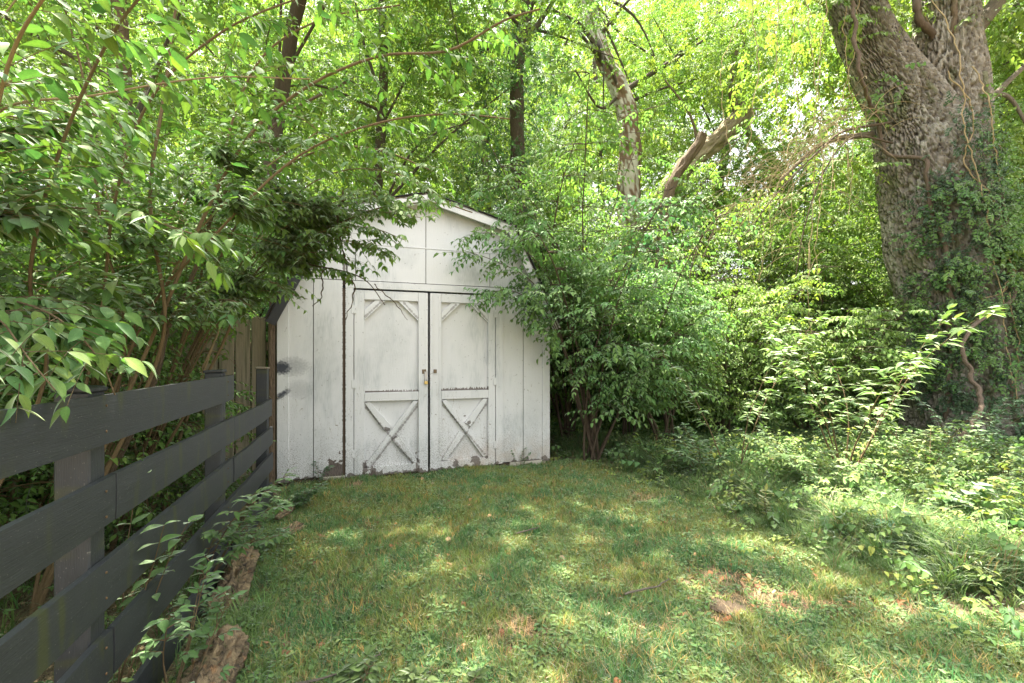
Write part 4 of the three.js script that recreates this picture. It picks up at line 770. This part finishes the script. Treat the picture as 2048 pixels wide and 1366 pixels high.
nearShrub('shrub with a leaning pale trunk close behind the last fence posts', V(-2.72, 0, -2.75), [
  { pts: [at(310, 760, 2.9), at(335, 660, 2.9), at(390, 540, 2.9), at(430, 420, 2.9), at(560, 240, 2.9), at(700, 160, 2.8)], r: .034, from: .35, mat: M.bark },
  { pts: [at(270, 700, 2.9), at(220, 480, 2.9), at(190, 250, 2.8), at(170, 40, 2.8)], r: .02, from: .3 },
  { pts: [at(350, 640, 2.9), at(440, 600, 2.7), at(500, 610, 2.6)], r: .012, from: .35 },
], { leaf: .06, most: 160, dense: .8, len: .36 });
R = mulberry(405);
for (const [x, d, h, label] of [[-3.1, 1.7, 3.4, 'leafy shrub filling the gap behind the nearest fence post'], [-3.3, 2.9, 3.6, 'leafy shrub behind the slender brown stems'], [-3.9, 3.9, 3.8, 'leafy shrub in front of the plank fence end'], [-4.6, 2.9, 3.8, 'leafy shrub in the deep shade two rows behind the fence'], [-4.9, 1.7, 3.6, 'leafy shrub farthest along the fence from the shed'], [-2.7, .7, 3.4, 'leafy shrub behind the nearest rails where the fence leaves the view'], [-2.95, 3.75, 2.9, 'leafy shrub leaning on the plank fence beside the shed'], [-5.6, 3.6, 4, 'leafy shrub at the wood edge three rows behind the fence']])
  shrub('leafy_shrub', label, { x, d, h, stems: 8, spread: .42, branch: .8, side: 3, col: [.1, .24, .035], bare: .2, sprays: S.near, keep: behindFence, dense: .55, arch: .09, r: .014, mat: M.stemTan });
// hanging dead twigs in front of the shed
vine('hanging_vine', 'dark bare twig dangling in front of the left shed panel', [at(690, 380, 3.2), at(676, 440, 3.25), at(688, 520, 3.3), at(705, 580, 3.3), at(707, 612, 3.3), at(695, 640, 3.3)], .007, .0025, M.stemDark);
vine('hanging_vine', 'thin bare twig crossing the top of the left door', [at(745, 568, 3.3), at(790, 610, 3.35), at(812, 640, 3.35)], .004, .0015, M.stemDark);
vine('hanging_vine', 'forked bare twig hanging above the left siding panel', [at(645, 540, 3.3), at(644, 585, 3.3), at(624, 612, 3.3)], .005, .002, M.stemDark);

// ---------------------------------------------------------------- lawn and ground cover
const EDGE = [[0, 2.6], [2.2, 2.4], [2.45, 2.25], [2.85, 1.95], [3.7, 1.85], [4.8, 1.45], [6.1, .6], [20, -3]];
const lawnEdge = (d) => { let k = 0; while (EDGE[k + 1][0] < d) k++; const [a, b] = [EDGE[k], EDGE[k + 1]]; return lerp(a[1], b[1], (d - a[0]) / (b[0] - a[0])); };   // x of the edge of the mown strip at a depth
const inLawn = (x, z) => { const p = V(x, 0, z), [sx, sz] = shedXZ(p); return fenceSide(p) > .03 && !(sx > -.05 && sz < .03) && x < lawnEdge(-z) + .2 + .3 * n2(z * 1.6, 7) + .25 * n2(z * 5, x * 5); };
function grassTuft(n, h, w, lean, tone) {
  const p = [], c = [], idx = [];
  for (let k = 0; k < n; k++) {
    const a = rr(0, 6.283), H = h * rr(.55, 1.15), l = lean * rr(.2, 1.2) * H, x0 = rr(-.018, .018) * (h > .15 ? 1.6 : 1), z0 = rr(-.018, .018), ww = w * rr(.7, 1.2), b = p.length / 3, nx = -Math.sin(a) * ww / 2, nz = Math.cos(a) * ww / 2, t = tone(), seg = h > .15 ? 4 : 2;
    for (let s = 0; s <= seg; s++) { const f = s / seg, x = x0 + Math.cos(a) * l * f * f, z = z0 + Math.sin(a) * l * f * f, y = H * f * (1 - .25 * lean * f * f), q = 1 - f * f; if (s < seg) { p.push(x - nx * q, y, z - nz * q, x + nx * q, y, z + nz * q); c.push(...t, ...t); } else { p.push(x, y, z); c.push(...t); } }
    for (let s = 0; s < seg; s++) { const A = b + s * 2; if (s < seg - 1) idx.push(A, A + 1, A + 2, A + 1, A + 3, A + 2); else idx.push(A, A + 1, A + 2); }
  }
  const g = new THREE.BufferGeometry(); g.setAttribute('position', new THREE.Float32BufferAttribute(p, 3)); g.setAttribute('color', new THREE.Float32BufferAttribute(c, 3)); g.setIndex(idx); g.computeVertexNormals(); return g;
}
function rosette(n, leaf, W, h, form) { const L = [.2, .5].map((c) => leafShape(1, W, 3, .25, c, form)), out = []; for (let k = 0; k < n; k++) { const a = k / n * 6.283 + rr(-.4, .4), y = h * rr(.4, 1.1), t = rr(.85, 1.15), g = placed(L[k % 2], Math.cos(a) * leaf * .25, y, -Math.sin(a) * leaf * .25, a, rr(-.5, .35), rr(-.4, .4), leaf * rr(.7, 1.2)); const c = g.attributes.color; for (let q = 0; q < c.count; q++) c.setXYZ(q, c.getX(q) * t, c.getY(q) * t, c.getZ(q) * t); out.push(g); out.push(twigTube([V(0, 0, 0), V(Math.cos(a) * leaf * .15, y * .7, -Math.sin(a) * leaf * .15), V(Math.cos(a) * leaf * .27, y, -Math.sin(a) * leaf * .27)], .0012, .0008, [.7, .8, .6])); } return finish(out); }
function stuff(name, label, category, f, mat) { const G = new THREE.Group(); G.name = numbered(name); G.userData = { kind: 'stuff', label, category }; scene.add(G); f.build(name.replace(/s$/, '') + '_mass', G, mat); return G; }
{
  R = mulberry(501);
  const one = () => { const t = rr(.8, 1.2); return [t, t, t]; };
  const short = [0, 1, 2].map(() => grassTuft(7, .055, .0042, .7, one)), long = [0, 1, 2].map(() => grassTuft(9, .3, .0075, .9, one)), straw = [0, 1].map(() => grassTuft(5, .05, .0026, 2.2, one));
  const ros = [rosette(6, .022, .62, .026), rosette(5, .017, .75, .018), rosette(7, .028, .52, .034), rosette(9, .014, .85, .016)];
  const up = () => V(rr(-.2, .2), 1, rr(-.2, .2)), dir = () => { const a = rr(0, 6.283); return V(Math.cos(a), 0, Math.sin(a)); };
  const lawn = new Foliage(short), dry = new Foliage(straw), ros1 = new Foliage(ros);
  const bare = (x, z) => smooth(.3, .7, fbm2(x * .95 + 11, z * .95, 3) + .18 * n2(x * 5, z * 5) + .95 * Math.exp(-(((x - 1.25) / .4) ** 2 + ((z + 2.55) / .28) ** 2)) + .8 * Math.exp(-(((x - 1.85) / .4) ** 2 + ((z + 2.35) / .22) ** 2)) + .6 * Math.exp(-(((x - 1.2) / .3) ** 2 + ((z + 4.1) / .25) ** 2)));
  for (let k = 0; k < 300000; k++) {
    const d = 1.35 + 5.2 * Math.pow(R(), 1.35), x = rr(-2.6, 3.0), z = -d; if (!inLawn(x, z)) continue;
    const b = bare(x, z), y = groundY(x, z) - .004, q = R();
    if (q < .5) { if (R() < b * .92) continue; { if (R() < .22) continue; const g = smooth(-.6, .6, n2(x * 1.3 + 20, z * 1.3) + .5 * n2(x * 4.5, z * 4.5)); lawn.add(V(x, y, z), dir(), up(), rr(.5, 1.45), tint(R() < .16 ? [.36, .33, .12] : [lerp(.095, .19, g), lerp(.245, .285, g), lerp(.065, .06, g)], .38, .22)); } }
    else if (q < .66) { if (R() > .3 + .7 * b) continue; dry.add(V(x, y + .004, z), dir(), V(rr(-.9, .9), 1, rr(-.9, .9)), rr(.4, .95), tint([.46, .37, .21], .3, .12)); }
    else { const v = n2(x * 1.7 - 4, z * 1.7) + .5 * n2(x * 4, z * 4); if (R() > smooth(-.55, .35, v) * 1.15 * (1 - .7 * b) * (.7 + .4 * smooth(-1.5, 2, x))) continue; ros1.add(V(x, y, z), dir(), up(), rr(.6, 1.3), tint([.12, .25, .06], .25, .18)); }
  }
  stuff('lawn_grass', 'short patchy grass of the mown strip before the shed', 'grass', lawn, M.grass);
  stuff('dry_thatch', 'tan dry clippings and thatch lying in the lawn', 'thatch', dry, M.litter);
  stuff('lawn_weeds', 'small round leaved weeds spreading through the lawn', 'weeds', ros1, M.leaf);
  // tall grass and weeds right of the mown strip, and under the shrubs
  const tall = new Foliage(long), cover = new Foliage(S.weed), hearts = new Foliage(S.heart);
  for (let k = 0; k < 30000; k++) {
    const d = rr(1.5, 9), x = rr(.2, 9.5), z = -d; if (fenceSide(V(x, 0, z)) < .03 || shedXZ(V(x, 0, z))[1] > -9 && blocked(V(x, .3, z))) continue;
    const e = x - lawnEdge(d), far = smooth(0, .5, e), q = R(); if (e < -.3 + .25 * R()) continue;
    const y = groundY(x, z), v = n2(x * .9 + 3, z * .9);
    if (q < .7) { if (R() > .25 + .75 * smooth(-.4, .3, v)) continue; tall.add(V(x, y, z), dir(), up(), rr(.5, 1.0) * lerp(.2, 1, smooth(-.2, .7, e + .25 * n2(x * 3, z * 3))), tint([.1, .225, .055], .22, .15)); }
    else if (q < .97) { if (R() > .4 + .6 * smooth(.3, -.4, v)) continue; cover.add(V(x, y + rr(.03, .3) * lerp(.2, 1, far) * lerp(1, .6, smooth(5, 8, d)), z), V(rr(-1, 1), rr(-.1, .5), rr(-1, 1)), up(), rr(.6, 1.15), tint([.15, .28, .05], .22, .2)); }
    else hearts.add(V(x, y + rr(.1, .25), z), V(rr(-1, 1), rr(0, .4), rr(-1, 1)), up(), rr(.6, .9), tint([.085, .21, .055]));
  }
  for (let k = 0; k < 7500; k++) { const d = R() < .5 ? rr(4.2, 6.6) : rr(2.5, 4.4), x = lawnEdge(d) - .1 + rr(0, 1.1) , z = -d, ee = x - lawnEdge(d); if (n2(x, z) < -.35 || blocked(V(x, .3, z))) continue; tall.add(V(x, groundY(x, z), z), dir(), up(), rr(.6, 1.25) * (.22 + .78 * smooth(-.1, .6, ee + .25 * n2(x * 3, z * 3))), tint(R() < .12 ? [.3, .27, .12] : [.11, .235, .05], .25, .15)); }
  for (let k = 0; k < 2300; k++) { // taller weeds
    const d = rr(2.5, 5.6), x = rr(1.7, 5.6), z = -d, e = x - lawnEdge(d); if (e < .2 || n2(x * 1.6 + 8, z * 1.6) + .4 * n2(x * 4, z * 4) < .0) continue; const h = smooth(.1, .9, e) * smooth(2.4, 3.4, d);
    cover.add(V(x, groundY(x, z) + rr(.04, .16) + h * rr(0, .3), z), V(rr(-1, 1), rr(-.2, .35), rr(-1, 1)), up(), rr(.75, 1.35), tint(pick([[.14, .275, .06], [.12, .25, .05], [.16, .27, .05]]), .2, .18));
  }
  for (let k = 0; k < 9000; k++) { // behind the rail fence
    const x = rr(-9, -.9), z = -rr(.3, 8), p = V(x, 0, z); if (fenceSide(p) > -.06 || blocked(V(x, .3, z))) continue; const y = groundY(x, z);
    if (R() < .45) tall.add(V(x, y, z), dir(), up(), rr(.4, .8), tint([.09, .21, .045])); else cover.add(V(x, y + rr(.02, .3), z), V(rr(-1, 1), rr(-.1, .4), rr(-1, 1)), up(), rr(.6, 1), tint([.09, .21, .045]));
  }
  for (let k = 0; k < 260; k++) { const t = rr(.8, 4.3), off = rr(.0, .26) * (R() < .5 ? .5 : 1), p = onFence(t, off, 0); p.y = groundY(p.x, p.z); if (R() < .6) tall.add(p, dir(), up(), rr(.25, .55), tint([.075, .185, .045])); else { p.y += rr(.02, .1); cover.add(p, V(rr(-1, 1), rr(0, .4), rr(-1, 1)), up(), rr(.4, .7), tint([.06, .18, .05])); } }
  for (let k = 0; k < 420; k++) { const t = R() < .4 ? rr(1.98, 2.4) : rr(1.1, 3.5), off = t > 1.98 && t < 2.4 ? rr(.04, .3) : (t < 2.2 ? .3 : .18) + rr(-.03, .12), p = onFence(t, off, 0); p.y = groundY(p.x, p.z); if (R() < .7) tall.add(p, dir(), up(), t > 1.98 && t < 2.4 ? rr(.35, .7) : rr(.2, .5), tint([.12, .24, .05])); else { p.y += rr(.02, .07); cover.add(p, V(rr(-1, 1), rr(0, .4), rr(-1, 1)), up(), rr(.35, .6), tint([.1, .23, .055])); } }
  for (let k = 0; k < 260; k++) { const s = rr(0, 3.1), p = V(s, 0, rr(.05, .2)).applyAxisAngle(V(0, 1, 0), ANG).add(V(-2.4, 0, -4.68)); p.y = groundY(p.x, p.z) + rr(0, .03); if (n2(s * 3, 9) + .3 < R()) continue; if (R() < .5) tall.add(p, dir(), up(), rr(.15, .35), tint([.085, .19, .045])); else cover.add(p, V(rr(-1, 1), rr(.1, .6), rr(-1, 1)), up(), rr(.3, .6), tint([.07, .18, .055])); }
  stuff('tall_grass', 'long arching grass blades under the shrubs and along the fence', 'grass', tall, M.grass);
  stuff('ground_cover', 'leafy ground cover of mixed weeds beside the mown strip', 'ground cover', cover, M.leaf);
  stuff('heart_leaf_weeds', 'low heart leaved weeds in the ground cover', 'weeds', hearts, M.leaf);
  // fallen leaves and bark
  const dead = new Foliage([leafShape(1, .55, 4, .5, .9, 'ovate'), leafShape(1, .7, 4, -.4, .6, 'ovate')]);
  for (let k = 0; k < 1000; k++) { const x = rr(-2, 2.6), z = -rr(1.5, 5.4); if (!inLawn(x, z)) continue; dead.add(V(x, groundY(x, z) + rr(.008, .03), z), dir(), V(rr(-.6, .6), 1, rr(-.6, .6)), rr(.03, .075), tint(pick([[.2, .09, .045], [.3, .18, .09], [.13, .07, .045], [.42, .33, .2]]), .25)); }
  stuff('fallen_leaves', 'curled brown leaves scattered over the lawn', 'leaves', dead, M.litter);
}
// bark scraps and sticks on the lawn
R = mulberry(520);
[[1.12, 2.36, .2, .07, 'grey flake of bark on the bare patch of lawn'], [1.3, 2.2, .12, .05, 'brown flake of bark beside the grey flake on the bare patch'], [1.0, 2.66, .1, .05, 'curled brown bark scrap at the edge of the bare patch'], [.45, 2.55, .07, .05, 'dark lump of bark in the middle of the lawn']].forEach(([x, d, l, w, label]) => {
  const g = new THREE.SphereGeometry(1, 22, 14), p = g.attributes.position; for (let i = 0; i < p.count; i++) { const a = V(p.getX(i), p.getY(i), p.getZ(i)), k = 1 + .35 * n3(a.x * 2 + x * 9, a.y * 2, a.z * 2) + .15 * n3(a.x * 6, a.y * 6 + x, a.z * 6); p.setXYZ(i, a.x * l / 2 * k, a.y * .011 * k, a.z * w * k); } g.computeVertexNormals();
  const t = thing('bark_scrap', label, 'bark', [x, groundY(x, -d) + .012, -d], rr(0, 3)); part('bark', planarUV(g, (a, b, c) => [a, c]), M.bark, t);
});
[[[.05, 3.3], [.22, 3.42], 'thin grey stick lying in the grass before the doors'], [[.62, 2.45], [.9, 2.62], 'pale stick lying by the dark lump of bark'], [[-.95, 1.72], [-.55, 1.95], 'bent twig lying against the broken log']].forEach(([a, b, label]) => vine('fallen_stick', label, [V(a[0], .012, -a[1]), V((a[0] + b[0]) / 2 + .02, .022, -(a[1] + b[1]) / 2), V(b[0], .016, -b[1])], .006, .003, M.barkGrey, 'stick'));

// ---------------------------------------------------------------- single plants
function plant(name, label, x, d, stems, o) {
  const y = groundY(x, -d), T = thing(name, label, o.cat ?? 'plant', [x, y, -d]), col = o.col;
  const mats = [.85, 1, 1.12].map((k) => { const m = M.leafNear.clone(); m.color = new THREE.Color().setRGB(col[0] * k, col[1] * k, col[2] * k); return m; });
  const leaves = [];
  for (let k = 0; k < stems; k++) {
    const a = o.az !== undefined ? o.az + rr(-.5, .5) * (o.fan ?? 1) : rr(0, 6.283), L = o.h * rr(.7, 1.15), n = 10, pts = []; let p = V(rr(-.03, .03), 0, rr(-.03, .03)), e = V(Math.cos(a) * o.spread, 1, -Math.sin(a) * o.spread).normalize();
    for (let i = 0; i <= n; i++) { pts.push(p.clone()); e.y -= (o.arch ?? .08) * i / n * 1.5; e.x += rr(-.08, .08); e.z += rr(-.08, .08); e.normalize(); p = p.clone().addScaledVector(e, L / n); }
    const s = part('stem', new MB().tube(pts, o.r ?? .005, .0012, 5).geo(), o.mat ?? M.stem, T);
    for (let i = 2; i <= n; i++) {
      if (i / n < (o.bare ?? .2)) continue;
      const dir = pts[i].clone().sub(pts[i - 1]).normalize(), side = V(-dir.z, 0, dir.x).normalize();
      for (const h of i === n ? [0, -1, 1] : [-1, 1]) {
        if (R() < (o.gaps ?? .08)) continue;
        const tw = o.twig ? o.twig * rr(.5, 1.1) * (1 - .5 * i / n) : 0, m = tw ? Math.max(2, Math.round(tw / (o.leaf * .55))) : 1, w0 = pts[i], td = dir.clone().multiplyScalar(.5).addScaledVector(side, h * rr(.7, 1)).add(V(rr(-.3, .3), rr(-.1, .2), rr(-.3, .3))).normalize();
        if (tw) part('twig', new MB().tube([w0, w0.clone().addScaledVector(td, tw * .5), w0.clone().addScaledVector(td, tw).add(V(0, -tw * .12, 0))], .0022, .001, 4).geo(), o.mat ?? M.stem, T);
        for (let j = 1; j <= m; j++) for (const q of tw ? (j === m ? [0, -1, 1] : [-1, 1]) : [h]) {
          const b = tw ? w0.clone().addScaledVector(td, tw * j / m).add(V(0, -tw * .12 * (j / m) ** 2, 0)) : w0, sd = V(-td.z, 0, td.x), ld = (tw ? td.clone().multiplyScalar(q ? .6 : 1).addScaledVector(sd, q * rr(.6, 1)) : dir.clone().multiplyScalar(.5).addScaledVector(side, h * rr(.8, 1.1))).add(V(0, -rr(.0, .45), 0)).normalize();
          const x1 = ld, z1 = x1.clone().cross(V(rr(-.3, .3), 1, rr(-.3, .3))).normalize(), y1 = z1.clone().cross(x1), sc = o.leaf * rr(.65, 1.15);
          leaves.push([b, x1, y1, z1, sc]);
        }
      }
    }
  }
  leaves.sort((a, b) => b[4] - a[4]); const rest = new Foliage(o.heart ? [leafHeart] : leafHi);
  leaves.forEach(([b, x1, y1, z1, sc], i) => { if (i < (o.most ?? 200)) { const g = part('leaf', o.heart ? leafHeart : pick(leafHi), pick(mats), T); mtx.makeBasis(x1, y1, z1).scale(V(sc, sc, sc)).setPosition(b); g.applyMatrix4(mtx); } else rest.add(b, x1, y1, sc, tint(col)); });
  rest.build('foliage', T);
  return T;
}
R = mulberry(601);
const PALE = [.14, .275, .06];
plant('sapling', 'tall sapling with broad leaves on arching tan stems', 3.5, 4.75, 7, { h: 1.75, spread: .45, arch: .11, leaf: .125, twig: .36, col: PALE, r: .011, bare: .35 });
plant('sapling', 'slim upright shoot with layered leaves on side twigs', 2.25, 4.6, 3, { h: 1.75, spread: .25, arch: .1, leaf: .095, twig: .3, col: PALE, r: .007, bare: .35 });
plant('sapling', 'bushy young shrub at the edge of the tall grass', 2.75, 4.1, 7, { h: .72, spread: .6, arch: .1, leaf: .07, twig: .2, col: PALE, r: .006, bare: .25 });
plant('sapling', 'low shrub with oval leaves below the forked tree', 4.2, 4.6, 7, { h: .75, spread: .6, arch: .1, leaf: .075, twig: .2, col: PALE, r: .006, bare: .25 });
plant('sapling', 'leafy sprout in front of the crooked vine stem', 4.7, 4.3, 4, { h: .6, spread: .5, leaf: .075, twig: .16, col: [.1, .22, .05], r: .005 });
plant('sapling', 'broad leaved seedling cluster at the thicket edge beyond the lawn', 2.0, 4.75, 6, { h: .55, spread: .5, leaf: .085, twig: .14, col: [.1, .23, .065], r: .005 });
plant('sapling', 'yellow leaved sprig standing in the tall grass', 2.0, 3.6, 2, { h: .3, spread: .3, leaf: .07, col: [.22, .25, .04], r: .004 });
plant('sapling', 'green weed at the foot of the great trunk', 5.4, 5.4, 6, { h: .8, spread: .5, leaf: .07, twig: .2, col: [.07, .19, .06], r: .005 });
plant('heart_leaf_plant', 'plant with large heart shaped leaves in the sunny weeds', 3.3, 3.5, 4, { h: .42, spread: .6, leaf: .12, heart: true, col: [.1, .23, .07], r: .004, gaps: .5, bare: .5 });
plant('heart_leaf_plant', 'heart leaved vine sprig at the edge of the lawn weeds', 2.45, 2.75, 3, { h: .26, spread: .8, leaf: .1, heart: true, col: [.09, .21, .07], r: .004, gaps: .55, bare: .4 });
{ // five fingered leaf
  const T = thing('five_leaf_creeper', 'creeper sprig with five blue green leaflets spread like fingers', 'creeper', [2.52, groundY(2.52, -3.1), -3.1]), m = M.leaf.clone(); m.color = new THREE.Color().setRGB(.045, .17, .085);
  part('stem', new MB().tube(curve([V(0, 0, 0), V(.01, .1, .01), V(0, .2, .03)], 8), .003, .002, 5).geo(), M.stem, T);
  for (let k = 0; k < 5; k++) { const a = k / 5 * 6.283 + .5, g = part('leaflet', leafHi[1], m, T), x1 = V(Math.cos(a), -.18, Math.sin(a)).normalize(), z1 = x1.clone().cross(V(0, 1, .25)).normalize(), y1 = z1.clone().cross(x1), s = .12 * rr(.85, 1.1); mtx.makeBasis(x1, y1, z1).scale(V(s, s, s)).setPosition(V(0, .2, .03)); g.applyMatrix4(mtx); }
}
R = mulberry(640);
const fp = (t, off) => { const p = onFence(t, off, 0); return [p.x, -p.z]; };
plant('fence_weed', 'bright leafy sprig poking through the rails before the shed', ...fp(2.62, -.08), 5, { h: .75, spread: .5, leaf: .06, twig: .14, col: [.1, .23, .045], r: .004, bare: .5, az: -.3, arch: .12 });
plant('fence_weed', 'small weed with a bare brown stalk in front of the lower rails', ...fp(1.62, .1), 4, { h: .55, spread: .35, leaf: .05, twig: .1, col: [.09, .22, .05], r: .004, bare: .45, gaps: .4 });
plant('fence_weed', 'dark glossy low weed spreading at the foot of the nearest rails', ...fp(1.42, .1), 8, { h: .36, spread: .9, leaf: .05, twig: .1, col: [.07, .19, .05], r: .003 });
plant('fence_weed', 'upright pale weed with whorled leaves beside the nearest log', ...fp(1.25, .12), 3, { h: .42, spread: .25, leaf: .045, twig: .06, col: [.07, .19, .06], r: .003 });
plant('fence_weed', 'leafy seedling hanging between the second and third rails', ...fp(1.85, -.12), 3, { h: .8, spread: .3, leaf: .085, col: [.1, .23, .045], r: .004, bare: .5, az: 0 });
plant('fence_weed', 'low leafy weed at the inner corner of fence and shed', ...fp(4.1, .2), 6, { h: .3, spread: .8, leaf: .05, twig: .1, col: [.09, .22, .055], r: .003 });
plant('fence_weed', 'leafy weed growing over the buried end of the pale log', ...fp(3.15, .12), 6, { h: .32, spread: .8, leaf: .05, twig: .1, col: [.085, .215, .055], r: .003 });
plant('lawn_sprout', 'seedling with drooping olive leaves in the near lawn', -.62, 1.62, 3, { h: .2, spread: .5, leaf: .055, twig: .08, col: [.1, .19, .035], r: .003 });
plant('lawn_sprout', 'wilting seedling with folded leaves in the middle of the near lawn', -.25, 1.72, 3, { h: .18, spread: .5, leaf: .05, twig: .08, col: [.11, .19, .035], r: .003 });
plant('wall_weed', 'grassy weed growing against the peeling left shed panel', ...(() => { const p = V(.4, 0, .09).applyAxisAngle(V(0, 1, 0), ANG).add(V(-2.4, 0, -4.68)); return [p.x, -p.z]; })(), 3, { h: .24, spread: .4, leaf: .06, col: [.06, .17, .06], r: .003 });
plant('wall_weed', 'small seedling growing against the right shed panel', ...(() => { const p = V(2.6, 0, .1).applyAxisAngle(V(0, 1, 0), ANG).add(V(-2.4, 0, -4.68)); return [p.x, -p.z]; })(), 3, { h: .24, spread: .35, leaf: .05, col: [.08, .19, .06], r: .003 });

renderer.render(scene, camera);
